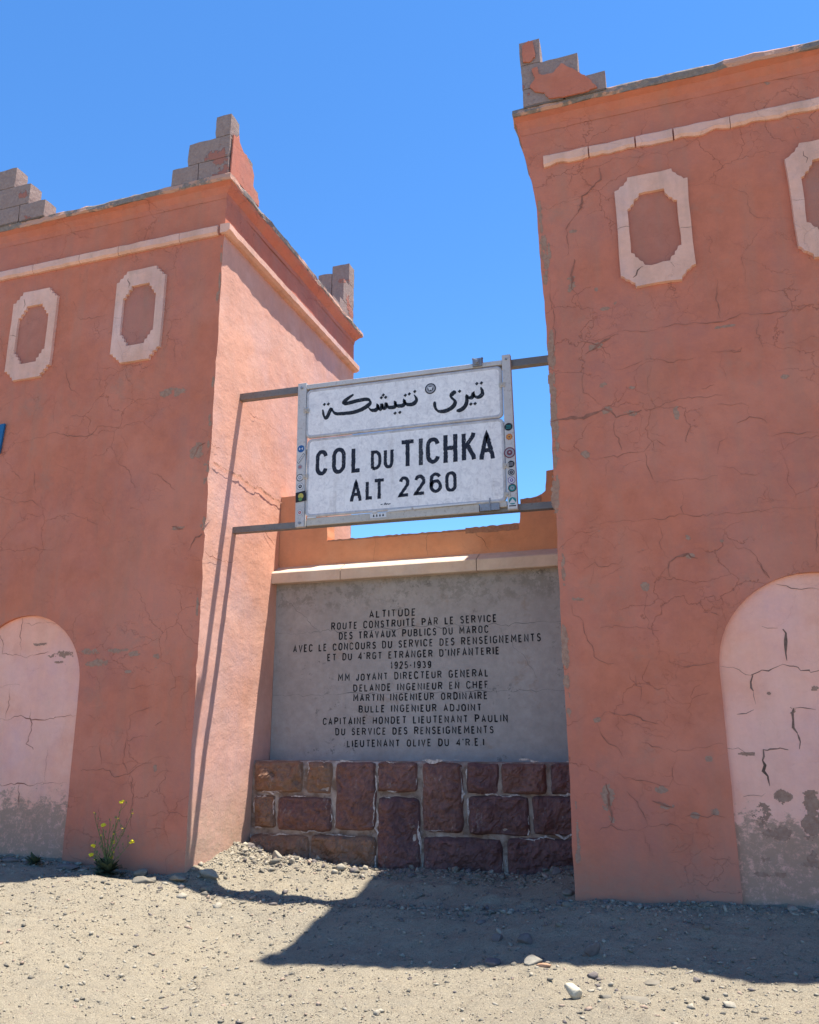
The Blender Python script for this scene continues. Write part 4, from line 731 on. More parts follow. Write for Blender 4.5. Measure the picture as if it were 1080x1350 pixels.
# plinth
mb = MB(); n = 60
bm_pts = []
for k in range(n+1):
    x = XA+(XB-XA)*k/n; row = []
    for j in range(22):
        z = -.4+(1.035+.4)*j/21; row.append((x, 8.512+.012*fr(x*5, z*5, 3)+(.02 if j == 21 else 0), z+(.008*fr(x*4, 1, 1) if j == 21 else 0)))
    row.append((x, 8.93, 1.03)); bm_pts.append(mb.addv(row))
for a, b in zip(bm_pts, bm_pts[1:]):
    for j in range(22): mb.face(a+j, a+j+1, b+j+1, b+j)
pl = mb.build('plinth', M['mortar'], W, smooth=True)
MT = ['stoneC', 'stoneC', 'stoneA', 'stoneA', 'stoneA', 'stoneB', 'stoneA', 'stoneB', 'stoneC', 'stoneA', 'stoneB', 'stoneB', 'stoneB', 'stoneC', 'stoneC', 'stoneB', 'stoneB']
def rustic(x0, x1, z0_, z1, seed, mat):
    nx_ = max(6, int((x1-x0)/.017)); nz_ = max(6, int((z1-z0_)/.017)); mb = MB(); rows = []
    for i in range(nx_+1):
        for j in range(nz_+1):
            u = i/nx_; v = j/nz_; x = x0+(x1-x0)*u; z = z0_+(z1-z0_)*v
            e = min(u*(x1-x0), (1-u)*(x1-x0), v*(z1-z0_), (1-v)*(z1-z0_))
            du = (u-.5)*2; dv = (v-.5)*2; rc = max(0, (abs(du)**6+abs(dv)**6)**(1/6))      # rounded corners
            k = 1-.05*max(0, min(1, (abs(du)+abs(dv)-1.72)/.28))
            xx = (x0+x1)/2+(x-(x0+x1)/2)*k; zz_ = (z0_+z1)/2+(z-(z0_+z1)/2)*k
            bul = .034*min(1, e/.022)**.7+.030*min(1, e/.11)
            fac = .055*fr(x*4.5+seed, z*4.5, seed, 4)+.030*abs(fr(x*11, z*11+seed, 3, 3))+.030*round(2.5*fr(x*3.5+seed*2, z*3.5, 5, 2))/2.5
            mb.addv([(xx+.012*fr(z*6, seed), 8.515-bul-fac*min(1, e/.04), zz_+.012*fr(x*6, seed+3))])
    for i in range(nx_):
        for j in range(nz_): q0 = i*(nz_+1)+j; mb.face(q0, q0+1, q0+nz_+2, q0+nz_+1)
    # skirt back into the mortar
    ringi = [i*(nz_+1) for i in range(nx_+1)]+[nx_*(nz_+1)+j for j in range(1, nz_+1)]+[i*(nz_+1)+nz_ for i in range(nx_-1, -1, -1)]+[j for j in range(nz_-1, 0, -1)]
    b = mb.addv([(mb.v[i][0], 8.56, mb.v[i][2]) for i in ringi]); m_ = len(ringi)
    for k in range(m_): mb.face(ringi[k], ringi[(k+1) % m_], b+(k+1) % m_, b+k)
    mb.build('stone', M[mat], pl, smooth=False)
STONES = STONES+[(-4.615, -4.605, .7, .8)][:0]
for i, ((x0, x1, z0_, z1), mt) in enumerate(zip(STONES, MT)):
    x0 = max(x0, XA+.012); x1 = min(x1, XB-.004)
    rustic(x0-.006, x1+.006 if x1 < XB-.02 else x1, max(z0_-.006, -.2) if z0_ > .05 else -.22, min(z1+.006, 1.03), i*3.7, mt)

mb = MB(); rl = random.Random(5)
for (x0, x1, z0_, z1) in STONES:
    x1 = min(x1, XB-.01)
    for (a, b) in (((x0, z1), (x1, z1)), ((x1, z1), (x1, z0_)), ((x0, z0_), (x0, z1)), ((x0, z0_), (x1, z0_))):
        for q_ in range(2):
            if rl.random() < .62:
                t0 = rl.uniform(0, .6); t1 = min(1, t0+rl.uniform(.2, .55)); A, B_ = Vector(a), Vector(b); o_ = Vector((rl.uniform(-.010, .010), rl.uniform(-.010, .010)))
                p0, p1 = A.lerp(B_, t0)+o_, A.lerp(B_, t1)+o_
                if p0.y > -.1 and p1.y > -.1: ribbon(mb, [tuple(p0), tuple(p1)], rl.uniform(.008, .024), 8.482-.0001*len(mb.v)*.01, jag=.9)
mb.build('lime_edge', M['lime'], pl, kind='stuff', recalc=False)

# ------------------------------------------------------------------ the sign
S = thing('pass_sign', 'white enamel pass sign COL DU TICHKA ALT 2260 with Arabic line, on two bars', 'sign', (-2.65, 7.8, 3.46))
def barbox(name, xa, za_, xb, zb, y0, y1, h, mat):
    mb = MB(); n = 10; rings = []
    for k in range(n+1):
        x = xa+(xb-xa)*k/n; z = za_+(zb-za_)*k/n
        rings.append(mb.addv([(x, y0, z-h/2), (x, y1, z-h/2), (x, y1, z+h/2), (x, y0, z+h/2)]))
    for a, b in zip(rings, rings[1:]):
        for i in range(4): mb.face(a+i, a+(i+1) % 4, b+(i+1) % 4, b+i)
    mb.face(*range(rings[0], rings[0]+4)); mb.face(*range(rings[-1], rings[-1]+4))
    return mb.build(name, mat, S, bevel=0)
barbox('support_bar', XA-.02, 5.105, XB+.02, 5.045, 7.80, 7.88, .078, M['bar'])
barbox('support_bar', XA-.02, 3.513, XB+.02, 3.490, 7.80, 7.88, .068, M['bar'])
def rrect(x0, x1, z0_, z1, r_, n=7, skew=(0, 0)):
    pts = []
    for cx, cz, a in ((x1-r_, z1-r_, 0), (x0+r_, z1-r_, 90), (x0+r_, z0_+r_, 180), (x1-r_, z0_+r_, 270)):
        for k in range(n+1): t_ = math.radians(a+90*k/n); pts.append((cx+r_*math.cos(t_), cz+r_*math.sin(t_)))
    f = lambda x: skew[0]+(skew[1]-skew[0])*(x-x0)/(x1-x0)
    return [(x, z+f(x)) for x, z in pts]
def plate(name, x0, x1, z0_, z1, sk, label):
    mb = MB(); O = rrect(x0, x1, z0_, z1, .055, skew=sk); I1 = rrect(x0+.012, x1-.012, z0_+.012, z1-.012, .05, skew=sk); I2 = rrect(x0+.03, x1-.03, z0_+.03, z1-.03, .04, skew=sk)
    n = len(O); a = mb.addv([(x, 7.785, z) for x, z in O]); b = mb.addv([(x, 7.760, z) for x, z in O]); c = mb.addv([(x, 7.752, z) for x, z in I1]); d = mb.addv([(x, 7.7560, z) for x, z in I2])
    mb.face(*range(a, a+n))
    mb.cur = 1
    for p_, q_ in ((a, b), (b, c), (c, d)):
        for i in range(n): mb.face(p_+i, p_+(i+1) % n, q_+(i+1) % n, q_+i)
    mb.cur = 0; mb.face(*range(d, d+n))
    return mb.build(name, [M['enamel'], M['bead']], S, label=label)
up_ = plate('panel', -3.752, -1.532, 4.476, 5.049, (0, -.029), 'upper panel with the Arabic line')
lo_p = plate('panel', -3.727, -1.526, 3.573, 4.460, (0, -.022), 'lower panel reading COL DU TICHKA ALT 2260')
YL = 7.7548
for i, (c, x0, x1, z0_, z1) in enumerate(SIGN_LET):
    mb = MB(); big = i < 3 or 5 <= i < 11
    th = .045 if big else .036
    if c == 'I': x0, x1 = (x0+x1)/2-.03, (x0+x1)/2+.03
    ww = (x1-x0-th) if c != 'I' else 0
    for si, st in enumerate(FT[c]):
        P = []
        st2 = []
        for a, b in zip(st, st[1:]):
            L = math.dist((a[0]*.25, a[1]*.45), (b[0]*.25, b[1]*.45)); m_ = max(1, int(L/.03))
            st2 += [(a[0]+(b[0]-a[0])*k/m_, a[1]+(b[1]-a[1])*k/m_) for k in range(m_)]
        st2.append(st[-1]); 
        e0 = th*.5 if c in 'HIKTAUML' else th/2
        P = [((x0+x1)/2 if c == 'I' else x0+th/2+ww*px, z0_+(th/2 if c not in 'HIKAT' or (py > .02) else 0)+(z1-z0_-th)*py+(th/2 if c in 'HIKU' and py > .98 else 0)*(1 if c != 'T' else 0)+(0)) for px, py in st2]
        if c == 'U': P = [(x, min(z, z1-th/2)) for x, z in P]
        if c == 'T' and si == 0: P = [(x+(-th/2 if px == 0 else th/2 if px == 1 else 0), z) for (x, z), (px, _) in zip(P, st2)]
        stroke(mb, P, th, YL-.00015*si, jag=.0016)
    mb.build('lettering', M['black_worn'] if i == 6 else M['black'], lo_p, recalc=False)
mb = MB()
def smoothp(pts, it=2):
    for _ in range(it):
        q_ = [pts[0]]
        for a, b in zip(pts, pts[1:]): q_ += [(a[0]*.75+b[0]*.25, a[1]*.75+b[1]*.25), (a[0]*.25+b[0]*.75, a[1]*.25+b[1]*.75)]
        q_.append(pts[-1]); pts = q_
    return pts
for i, (w_, pts) in enumerate(AR):
    def nib(t_, d, i=i):                                   # reed pen: thick along the baseline, thin on the rise
        a = math.atan2(d.y, d.x); return (.50+.55*abs(math.sin(a+math.radians(55)))**1.2)*(min(1, .35+t_*9))*(min(1, .35+(1-t_)*9))
    stroke(mb, smoothp(pts), .046, YL-.0002*i, jag=.0008, taper=nib)
for k, (x, z) in enumerate(ARD):
    s_ = .0205; b = mb.addv([(x-s_, YL-.001, z), (x, YL-.001, z-s_), (x+s_, YL-.001, z+.002), (x+.001, YL-.001, z+s_)]); mb.face(b, b+1, b+2, b+3)
mb.build('lettering', M['black_arabic'], up_, recalc=False, label='hand painted Arabic line')
# small scribble under the figures
mb = MB()
for pts in ([(-2.86, 3.635), (-2.84, 3.64)], [(-2.82, 3.63), (-2.81, 3.65), (-2.80, 3.632), (-2.79, 3.64), (-2.775, 3.634), (-2.75, 3.638)]): stroke(mb, pts, .009, YL)
mb.build('scribble', M['black'], lo_p, recalc=False)
# rails and posts
def rail(name, x0, x1, z0a, z1a, z0b, z1b, ya, yb, mat):
    mb = MB(); b = mb.addv([(x0, ya, z0a), (x1, ya, z0b), (x1, ya, z1b), (x0, ya, z1a), (x0, yb, z0a), (x1, yb, z0b), (x1, yb, z1b), (x0, yb, z1a)])
    for q_ in ((0, 1, 2, 3), (7, 6, 5, 4), (0, 4, 5, 1), (3, 2, 6, 7), (0, 3, 7, 4), (1, 5, 6, 2)): mb.face(*[b+i for i in q_])
    return mb.build(name, mat, S, bevel=.003)
rail('top_rail', -3.757, -1.527, 5.066, 5.118, 5.034, 5.083, 7.758, 7.80, M['post'])
rail('bottom_rail', -3.715, -1.81, 3.478, 3.560, 3.468, 3.553, 7.765, 7.80, M['rail'])
rail('bottom_rail', -1.80, -1.527, 3.50, 3.560, 3.50, 3.561, 7.765, 7.80, M['rail'])
rail('back_frame', -3.75, -1.53, 4.30, 4.36, 4.28, 4.34, 7.786, 7.80, M['bar'])
posts = []
for (xt0, xt1, xb0, xb1, zt, zb) in ((-3.858, -3.757, -3.838, -3.733, 5.139, 3.470), (-1.524, -1.436, -1.516, -1.415, 5.132, 3.462)):
    mb = MB(); b = mb.addv([(xb0, 7.745, zb), (xb1, 7.745, zb), (xt1, 7.745, zt), (xt0, 7.745, zt), (xb0, 7.80, zb), (xb1, 7.80, zb), (xt1, 7.80, zt), (xt0, 7.80, zt)])
    for q_ in ((0, 1, 2, 3), (7, 6, 5, 4), (0, 4, 5, 1), (3, 2, 6, 7), (0, 3, 7, 4), (1, 5, 6, 2)): mb.face(*[b+i for i in q_])
    posts.append(mb.build('post', M['post'], S, bevel=.003))
def disc(mb, x, z, r_, y, n=18, sx=1.):
    b = mb.addv([(x+r_*sx*math.cos(2*math.pi*k/n), y, z+r_*math.sin(2*math.pi*k/n)) for k in range(n)]); mb.face(*range(b, b+n))
def bolt(parent, x, z, y, r_=.016):
    mb = MB(); mb.tube([(x, y, z), (x, y-.014, z)], r_, 6); mb.build('bolt', M['galv'], parent)
bolt(posts[0], -3.808, 5.08, 7.745); bolt(posts[0], -3.785, 3.51, 7.745); bolt(posts[1], -1.48, 5.08, 7.745, .01)
for x, z, p in ((-3.745, 4.80, posts[0]), (-3.735, 4.03, posts[0]), (-1.53, 4.80, posts[1]), (-1.52, 3.92, posts[1]), (-1.515, 3.62, posts[1])):
    mb = MB(); mb.box(x-.032, x+.032, 7.738, 7.7448, z-.026, z+.026); mb.box(x-.012, x+.012, 7.728, 7.7375, z-.012, z+.012); mb.build('clip', M['rail'], p, bevel=.002)
mb = MB(); mb.box(-1.835, -1.735, 7.735, 7.80, 5.045, 5.135); mb.box(-1.815, -1.755, 7.722, 7.7345, 5.062, 5.118); mb.tube([(-1.785, 7.722, 5.09), (-1.785, 7.708, 5.09)], .02, 8); mb.box(-1.845, -1.825, 7.76, 7.79, 5.135, 5.155); mb.box(-1.75, -1.73, 7.76, 7.79, 5.135, 5.15)
mb.build('clamp', M['galv'], S, bevel=.003)
mb = MB(); mb.box(-1.80, -1.60, 7.755, 7.7645, 3.475, 3.545); mb.box(-1.70, -1.69, 7.745, 7.7545, 3.47, 3.60); mb.build('bracket', M['galv'], S)
# broken white strip under the lower panel
for x0, x1 in ((-3.70, -3.60), (-2.95, -2.90), (-2.78, -2.52), (-2.50, -1.83)):
    mb = MB(); mb.box(x0, x1, 7.748, 7.764, 3.556, 3.572, .002); mb.build('strip', M['k_white'], S)

def sticker(parent, x, z, r_, cols, kind, y):
    mb = MB(); mats = [M[c] for c in cols]; mb.cur = 0; disc(mb, x, z, r_, y)
    mb.cur = 1
    if kind == 'ring': disc(mb, x, z, r_*.80, y-.0006); mb.cur = 2; disc(mb, x, z, r_*.5, y-.0012); mb.cur = 1; disc(mb, x, z+r_*.05, r_*.2, y-.0018, 6)
    if kind == 'bow':
        for s_ in (-1, 1):
            b = mb.addv([(x+s_*r_*.1, y-.0006, z), (x+s_*r_*.55, y-.0006, z+r_*.4), (x+s_*r_*.55, y-.0006, z-r_*.4)]); mb.face(b, b+1, b+2)
    if kind == 'peak':
        disc(mb, x, z, r_*.75, y-.0006); mb.cur = 2
        b = mb.addv([(x-r_*.6, y-.0012, z-r_*.4), (x, y-.0012, z+r_*.45), (x+r_*.6, y-.0012, z-r_*.4)]); mb.face(b, b+1, b+2)
    if kind == 'sun':
        for k in range(10):
            a = 2*math.pi*k/10; b = mb.addv([(x+r_*1.25*math.cos(a), y-.0004, z+r_*1.25*math.sin(a)), (x+r_*.8*math.cos(a+.3), y-.0004, z+r_*.8*math.sin(a+.3)), (x+r_*.8*math.cos(a-.3), y-.0004, z+r_*.8*math.sin(a-.3))]); mb.cur = 0; mb.face(b, b+1, b+2)
        mb.cur = 1; disc(mb, x, z, r_*.6, y-.0008); mb.cur = 2; disc(mb, x, z, r_*.3, y-.0014)
    if kind == 'bars':
        for q_ in (-.35, 0, .35): b = mb.addv([(x-r_*.6, y-.0006, z+r_*(q_-.08)), (x+r_*.6, y-.0006, z+r_*(q_-.08)), (x+r_*.6, y-.0006, z+r_*(q_+.08)), (x-r_*.6, y-.0006, z+r_*(q_+.08))]); mb.face(b, b+1, b+2, b+3)
    return mb.build('sticker', mats, parent, recalc=False)
yp = 7.7435
sticker(up_, -2.304, 4.868, .062, ('k_black', 'k_grey', 'k_black'), 'ring', 7.7535)
mb = MB(); 
b = mb.addv([(-2.332, 7.7505, 4.888), (-2.276, 7.7505, 4.888), (-2.290, 7.7505, 4.845), (-2.304, 7.7505, 4.855), (-2.318, 7.7505, 4.845)]); mb.face(*range(b, b+5)); mb.build('sticker_emblem', M['k_white'], up_, recalc=False)
P0, P1 = posts
sticker(P0, -3.795, 4.355, .042, ('k_blue', 'k_white', 'k_blue'), 'bow', yp)
mb = MB(); mb.cur = 0; b = mb.addv([(-3.838, yp, 4.20), (-3.815, yp, 4.185), (-3.742, yp, 4.285), (-3.765, yp, 4.30)]); mb.face(b, b+1, b+2, b+3); mb.cur = 1
b = mb.addv([(-3.832, yp-.0006, 4.203), (-3.816, yp-.0006, 4.193), (-3.748, yp-.0006, 4.283), (-3.764, yp-.0006, 4.293)]); mb.face(b, b+1, b+2, b+3); mb.cur = 0
for k in range(5): x = -3.818+.012*k; z = 4.209+.0168*k; b = mb.addv([(x, yp-.001, z), (x+.006, yp-.001, z-.004), (x+.010, yp-.001, z+.004), (x+.004, yp-.001, z+.008)]); mb.face(b, b+1, b+2, b+3)
mb.build('sticker', [M['k_black'], M['k_white']], P0, recalc=False)
sticker(P0, -3.800, 4.146, .028, ('k_grey', 'k_red', 'k_grey'), 'bars', yp)
sticker(P0, -3.797, 4.022, .042, ('k_black', 'k_white', 'k_grey'), 'ring', yp)
sticker(P0, -3.790, 3.922, .042, ('k_grey', 'k_white', 'k_black'), 'ring', yp)
mb = MB(); mb.cur = 0; b = mb.addv([(-3.835, yp-.007, 3.74), (-3.705, yp-.007, 3.755), (-3.72, yp-.007, 3.87), (-3.84, yp-.007, 3.85)]); mb.face(b, b+1, b+2, b+3); mb.cur = 1; disc(mb, -3.775, 3.81, .032, yp-.0078); mb.cur = 2; disc(mb, -3.78, 3.775, .022, yp-.0084)
mb.build('sticker', [M['k_black'], M['k_yellow'], M['k_green']], P0, recalc=False)
sticker(P0, -3.786, 3.628, .034, ('k_grey', 'k_white', 'k_red'), 'ring', yp)
sticker(P1, -1.478, 4.331, .042, ('k_black', 'k_teal', 'k_black'), 'bars', yp)
sticker(P1, -1.474, 4.223, .032, ('k_orange', 'k_orangeyel', 'k_maroon'), 'sun', yp)
sticker(P1, -1.476, 4.054, .058, ('k_maroon', 'k_grey', 'k_maroon'), 'ring', yp)
sticker(P1, -1.466, 3.932, .036, ('k_black', 'k_grey', 'k_black'), 'bars', yp)
sticker(P1, -1.467, 3.845, .034, ('k_black', 'k_grey', 'k_black'), 'ring', yp)
sticker(P1, -1.466, 3.763, .038, ('k_purple', 'k_white', 'k_purple'), 'ring', yp)
sticker(P1, -1.462, 3.682, .042, ('k_black', 'k_teal', 'k_grey'), 'ring', yp)
mb = MB(); mb.box(-1.51, -1.418, yp-.001, yp+.0008, 3.475, 3.535); mb.cur = 0; disc(mb, -1.464, 3.54, .046, yp-.0012)
mb.cur = 1; disc(mb, -1.464, 3.548, .038, yp-.0018); mb.cur = 0; b = mb.addv([(-1.50, yp-.0024, 3.525), (-1.464, yp-.0024, 3.575), (-1.428, yp-.0024, 3.525)]); mb.face(b, b+1, b+2)
mb.cur = 2; b = mb.addv([(-1.50, yp-.0024, 3.492), (-1.43, yp-.0024, 3.492), (-1.43, yp-.0024, 3.503), (-1.50, yp-.0024, 3.503)]); mb.face(b, b+1, b+2, b+3)
mb.build('sticker', [M['k_white'], M['k_teal'], M['k_black']], P1, recalc=False)
mb = MB(); mb.box(-2.98, -2.80, 7.7625, 7.7645, 3.50, 3.55); mb.cur = 1
for k in range(4): x = -2.95+.035*k; b = mb.addv([(x, 7.7618, 3.512), (x+.02, 7.7618, 3.512), (x+.014, 7.7618, 3.538), (x+.006, 7.7618, 3.538)]); mb.face(b, b+1, b+2, b+3)
mb.build('sticker', [M['k_white'], M['k_black']], S, recalc=False)

# blue plate on the far left of the left tower
mb = MB(); mb.prism_y([(-8.30, 4.50), (-7.485, 4.545), (-7.462, 4.915), (-8.28, 4.87)], 7.222, 7.246); mb.build
o = mb.build('wall_plate', M['blue_sign']); tag(o, 'plain blue plate fixed on the front of the left tower at the photo edge', 'plate')

# ------------------------------------------------------------------ stones and rubble
def ico(sub=1):
    bm = bmesh.new(); bmesh.ops.create_icosphere(bm, subdivisions=sub, radius=1); v = np.array([x.co[:] for x in bm.verts]); f = np.array([[q.index for q in p.verts] for p in bm.faces]); bm.free(); return v, f
V1, F1 = ico(1); V3, F3 = ico(3)
def rock(x, y, sx, sy, sz, seed, mat, label, rot=(0, 0, 0), sink=.25, ang=6, cat='rock', name='rock'):
    rg = np.random.RandomState(seed); v = V3.copy()
    for k in range(ang*2):
        d = rg.normal(size=3); d /= np.linalg.norm(d); h = rg.uniform(.45, .8); s_ = v@d; v -= np.outer(np.maximum(0, s_-h), d)*.92
    v = np.array([p*(1+.10*fr(*(p*2.2+seed))) for p in v.tolist() and [Vector(q_) for q_ in v]]) if False else v*(1+.08*np.array([[fr(*(q_*2.2+seed))] for q_ in v]))
    R_ = np.array(Matrix.Rotation(rot[2], 3, 'Z')@Matrix.Rotation(rot[0], 3, 'X')@Matrix.Rotation(rot[1], 3, 'Y'))
    v = (v*np.array([sx, sy, sz]))@R_.T
    h = v[:, 2].max()-v[:, 2].min(); z = float(gz(x, y))-v[:, 2].min()-h*sink
    o = npmesh(name, v, F3, [M[mat]], smooth=False); o.location = (x, y, z)
    return tag(o, label, cat, 'loose rocks on the ground')
rock(-.765, 5.42, .068, .05, .055, 1, 'paleRock', 'cream rounded rock alone on the sunlit gravel, front right', sink=.12)
rock(-.745, 6.22, .060, .018, .075, 2, 'g3', 'flat dark slab standing upright at the edge of the shadow', rot=(.15, .35, .5), sink=.18)
rock(-.705, 5.84, .050, .04, .026, 3, 'g3', 'small dark wedge rock just below the upright slab', rot=(0, .2, .3))
rock(-1.12, 6.05, .075, .045, .032, 4, 'g2', 'whitish crumbled lump at the shadow edge beside rusty debris', rot=(0, -.3, .4))
rock(-1.03, 5.98, .055, .03, .018, 5, 'debris', 'rusty brown debris beside the whitish crumbled lump', rot=(0, 0, .2), cat='debris', name='debris')
rock(-1.25, 6.46, .075, .055, .045, 6, 'g3', 'round dark rock in the shadow above the crumbled lump')
rock(-1.41, 6.12, .085, .06, .028, 7, 'g3', 'flat grey rock half buried in shadow near the shadow tip', sink=.4)
rock(-1.46, 6.50, .055, .045, .035, 8, 'g3', 'small grey rock left of the round dark rock in the shadow')
rock(-1.07, 7.55, .055, .045, .035, 9, 'g1', 'grey rock beside the foot corner of the right tower')
rock(-.40, 5.42, .10, .07, .016, 10, 'g1', 'grey flat stone flush in the gravel at the lower right', sink=.35)
rock(-.33, 5.72, .085, .06, .015, 11, 'g1', 'grey flat stone just behind another, lower right gravel', rot=(0, 0, .8), sink=.35)
rock(-.585, 5.43, .055, .04, .018, 12, 'g1', 'small grey flat stone right of the cream rock')
rock(-.075, 5.86, .03, .025, .02, 13, 'g3', 'tiny dark pebble near the right end of the sunlit gravel')
rock(.09, 5.42, .05, .035, .018, 14, 'g2', 'small pale stone at the bottom right corner of the gravel')
rock(-4.12, 8.16, .075, .05, .06, 15, 'g2', 'white broken plaster heap sunlit before the left end of the stone plinth', cat='rubble', name='rubble_lump')
rock(-3.90, 8.06, .05, .04, .035, 16, 'g2', 'white plaster lump right of the broken heap before the plinth', rot=(0, .3, 1), cat='rubble', name='rubble_lump')
rock(-4.5, 8.30, .07, .06, .06, 17, 'g3', 'dark lump in the corner of left tower and stone plinth')
rock(-4.60, 7.12, .13, .06, .05, 18, 'g1', 'long grey stone at the foot corner of the left tower', rot=(0, 0, -.2))
rock(-4.42, 7.35, .10, .06, .06, 19, 'g2', 'pale stone against the foot of the sunlit side wall', rot=(0, .2, .4))
rock(-4.86, 6.95, .14, .08, .045, 20, 'g1', 'broad grey stone before the left tower corner, partly sunlit', rot=(0, 0, .3), sink=.4)
rock(-4.30, 7.12, .07, .05, .04, 21, 'g1', 'fist sized stone in the line of the bar shadows near the corner')
rock(-5.02, 7.12, .10, .06, .05, 22, 'g1', 'grey stone between the flowering weed and the tower corner')
rock(-5.75, 7.02, .14, .07, .035, 23, 'g3', 'flat dark stone left of the flowering weed')
rock(-6.45, 7.05, .16, .06, .03, 24, 'g3', 'long dark stone before the left blind arch')
rock(-7.0, 7.08, .13, .06, .03, 25, 'g3', 'dark flat stone at far left under the blind arch')
rock(-1.25, 8.1, .06, .05, .045, 26, 'g3', 'dark rock under the right end of the stone plinth')
rock(-1.9, 8.15, .055, .04, .035, 27, 'g1', 'grey rock before the middle right of the stone plinth')
rock(-2.4, 7.6, .035, .03, .02, 28, 'g1', 'small grey stone in the shade before the plinth middle')
rock(.9, 7.10, .10, .05, .04, 29, 'g3', 'dark stone at the foot of the right blind arch')

rg = np.random.RandomState(11)
def scatter(n, xr, yr, smin, smax, pw, flt=None, seed=0):
    x = rg.uniform(*xr, n); y = rg.uniform(*yr, n)
    s_ = smin*(1-rg.uniform(0, 1, n)**1)**(-1/pw); s_ = np.minimum(s_, smax)
    k = ~((y > Y0-.01) & ((x < XA+.01) | (x > XB-.01))) & ~((y > 8.47)) 
    if flt is not None: k &= flt(x, y)
    return x[k], y[k], s_[k]
def pebbles(name, X, Y, Sz, mats, probs, squash=(.35, .8), label=None, chunk=None):
    n = len(X); v = V1[None]*(1+rg.uniform(-.5, .35, (n, len(V1), 1)))+rg.uniform(-.18, .18, (n, len(V1), 3))
    sc = np.stack([rg.uniform(.7, 1.6, n), rg.uniform(.45, 1.1, n), rg.uniform(*squash, n)], -1)*Sz[:, None]
    v = v*sc[:, None]; a = rg.uniform(0, 6.28, n); t_ = rg.normal(0, .22, n)
    ca, sa, ct, st = np.cos(a), np.sin(a), np.cos(t_), np.sin(t_)
    x, z = v[..., 0]*ct[:, None]+v[..., 2]*st[:, None], -v[..., 0]*st[:, None]+v[..., 2]*ct[:, None]; y = v[..., 1]
    xx, yy = x*ca[:, None]-y*sa[:, None], x*sa[:, None]+y*ca[:, None]
    zz_ = gz(X, Y)[:, None]+z+(sc[:, 2]*.35)[:, None]
    V = np.stack([xx+X[:, None], yy+Y[:, None], zz_], -1).reshape(-1, 3)
    Fq = (F1[None]+(np.arange(n)*len(V1))[:, None, None]).reshape(-1, 3)
    mi = np.repeat(rg.choice(len(mats), n, p=probs), len(F1))
    o = npmesh(name, V, Fq, [M[m] for m in mats], mi, smooth=False)
    o['kind'] = 'stuff'; o['label'] = label; o['category'] = 'gravel'
GM = ['g1', 'g2', 'g3', 'g4']
x, y, s_ = scatter(90000, (-8.6, 2.0), (3.9, 8.5), .0022, .020, 2.3)
pebbles('gravel', x, y, s_, GM, [.36, .42, .12, .10], label='fine loose gravel and grit spread over the dusty forecourt')
foot = lambda x, y: ((rg.uniform(0, 1, len(x)) < np.exp(-np.abs(y-7.12)/.14)) | ((x > XA) & (x < XB) & (y > 7.9)))
x, y, s_ = scatter(30000, (-8.6, 2.0), (6.4, 8.5), .005, .045, 2.1, foot)
pebbles('foot_rubble', x, y, s_, GM, [.45, .22, .23, .10], label='crumbled stone and plaster rubble lying along the wall feet')
mound = lambda x, y: rg.uniform(0, 1, len(x)) < np.exp(-(((x+4.25)/.35)**2+((y-8.15)/.3)**2))+.8*np.exp(-(((x+4.5)/.12)**2+((y-7.7)/.5)**2))
x, y, s_ = scatter(5200, (-4.7, -3.4), (7.1, 8.5), .005, .032, 2.1, mound)
pebbles('plaster_rubble', x, y, s_, ['g2', 'g1', 'paleRock'], [.6, .3, .1], squash=(.35, .85), label='pale plaster crumbs heaped in the sunlit corner below the side wall')

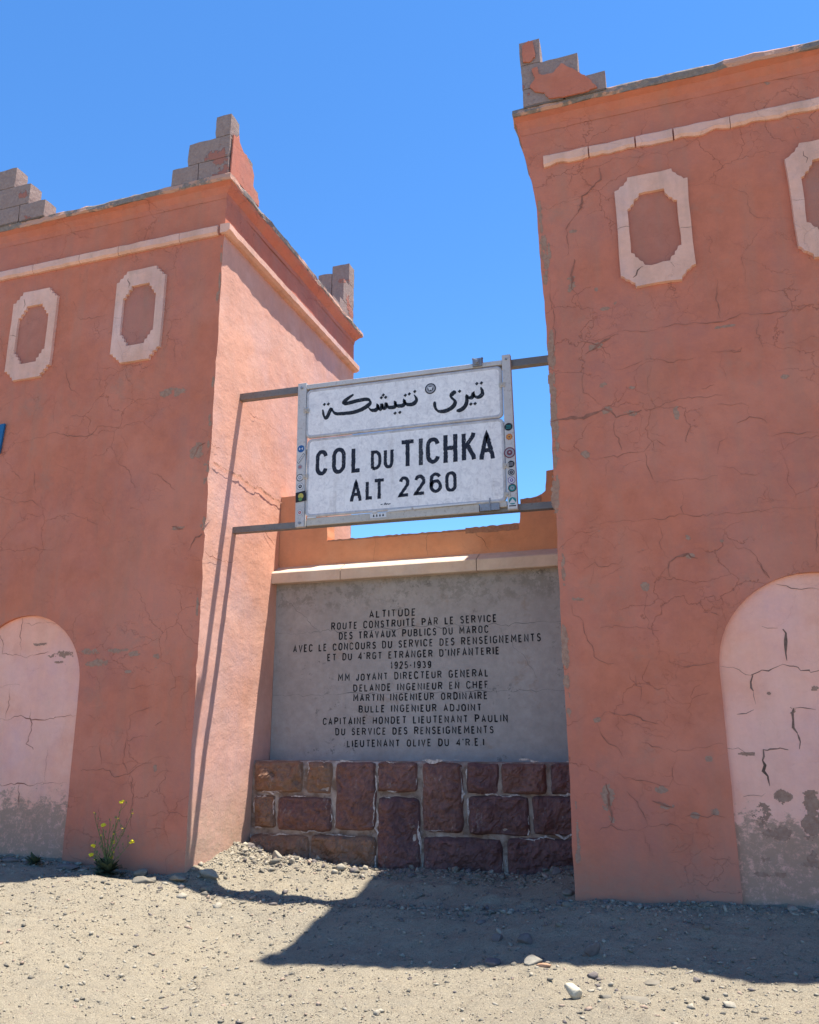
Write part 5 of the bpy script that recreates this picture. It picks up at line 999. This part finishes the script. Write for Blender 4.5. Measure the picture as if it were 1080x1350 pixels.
# ------------------------------------------------------------------ weeds
def weed(name, x, y, label, nleaf, rad, flowers, cat):
    z = float(gz(x, y)); T = thing(name, label, cat, (x, y, z)); rw = random.Random(int(abs(x)*100))
    mb = MB()
    for k in range(nleaf):
        a = rw.uniform(0, 6.28); L = rad*rw.uniform(.5, 1.1); el = rw.uniform(.15, 1.1); wd = L*rw.uniform(.10, .2); pts = []
        for i in range(5):
            t_ = i/4; d = L*t_; h = math.sin(el)*d-.5*L*t_*t_*math.cos(el)*.6; rr_ = math.cos(el)*d
            wv = wd*math.sin(math.pi*min(1, t_*.9+.08)); px, py = x+rr_*math.cos(a), y+rr_*math.sin(a)*.7
            pts.append((px-wv*math.sin(a), py+wv*math.cos(a), z+max(h, .0)+.01)); pts.append((px+wv*math.sin(a), py-wv*math.cos(a), z+max(h, 0)+.016))
        b = mb.addv(pts)
        for i in range(4): mb.face(b+2*i, b+2*i+1, b+2*i+3, b+2*i+2)
    mb.build('leaves', M['leaf'], T, recalc=False, kind='stuff')
    for fx_, fz_, r_ in flowers:
        fy_ = 7.0+rw.uniform(-.05, .05); mb = MB(); n = 7
        pts = [(x+(fx_-x)*(t_**1.25)+.012*math.sin(t_*5+fx_*9), y+(fy_-y)*t_, z+(fz_-z)*(t_**.85)) for t_ in [k/n for k in range(n+1)]]
        mb.tube(pts, [.0045-.0028*k/n for k in range(n+1)], 5)
        for q_ in range(2, n):
            p_ = Vector(pts[q_]); d_ = Vector((rw.uniform(-1, 1), rw.uniform(-.5, .2), rw.uniform(.3, 1.1))).normalized()*rw.uniform(.03, .09)
            mb.tube([p_, p_+d_*.6, p_+d_+Vector((0, 0, .012))], [.0022, .0018, .001], 4)
            e_ = p_+d_+Vector((0, 0, .012)); bb = mb.addv([e_, e_+Vector((.008, 0, .012)), e_+Vector((0, 0, .03)), e_+Vector((-.008, 0, .012))]); mb.face(bb, bb+1, bb+2, bb+3)
        st = mb.build('stem', M['stem'], T)
        mb = MB()
        for q_ in range(6):
            a = q_*math.pi/3+fx_; cx, cy_, cz2 = fx_+.5*r_*math.cos(a), fy_+.4*r_*math.sin(a), fz_+rw.uniform(-.3, .5)*r_
            bb = mb.addv([tuple(np.array([cx, cy_, cz2])+V1[m]*r_*.6*np.array([1, .8, .6])) for m in range(len(V1))])
            for tf in F1: mb.face(*[bb+int(m) for m in tf])
        mb.build('flower', M['petal'], st, recalc=False)
weed('flowering_weed', -5.32, 7.03, 'spindly weed with yellow flowers against the left tower front', 110, .21,
     [(-5.168, .707, .028), (-5.411, .483, .027), (-5.274, .338, .024), (-5.443, .305, .025), (-5.063, .346, .028), (-5.51, .215, .026), (-5.293, .197, .024), (-5.069, .60, .009), (-5.187, .557, .010), (-5.47, .60, .008), (-5.22, .42, .008), (-5.38, .40, .007), (-5.13, .47, .008), (-5.34, .53, .007), (-5.25, .25, .008), (-5.44, .18, .007)], 'weed')
weed('low_weed', -6.12, 6.98, 'small dark leafy weed without flowers before the left blind arch', 40, .13, [], 'weed')

# distant dry ridges behind the pass
mb = MB(); n = 80
for ring_r, hgt, sd_ in ((700, 60, 1), ):
    rings = []
    for k in range(n+1):
        a = 2*math.pi*k/n; h = hgt*(.5+.5*abs(fr(math.cos(a)*3, math.sin(a)*3, sd_)))
        rings.append(mb.addv([(ring_r*math.cos(a), ring_r*math.sin(a), -5), ((ring_r+90)*math.cos(a), (ring_r+90)*math.sin(a), h*.6), ((ring_r+160)*math.cos(a), (ring_r+160)*math.sin(a), h), ((ring_r+300)*math.cos(a), (ring_r+300)*math.sin(a), -5)]))
    for a, b in zip(rings, rings[1:]):
        for j in range(3): mb.face(a+j, a+j+1, b+j+1, b+j)
mb.build('hills', M['hill'], smooth=True, kind='structure')
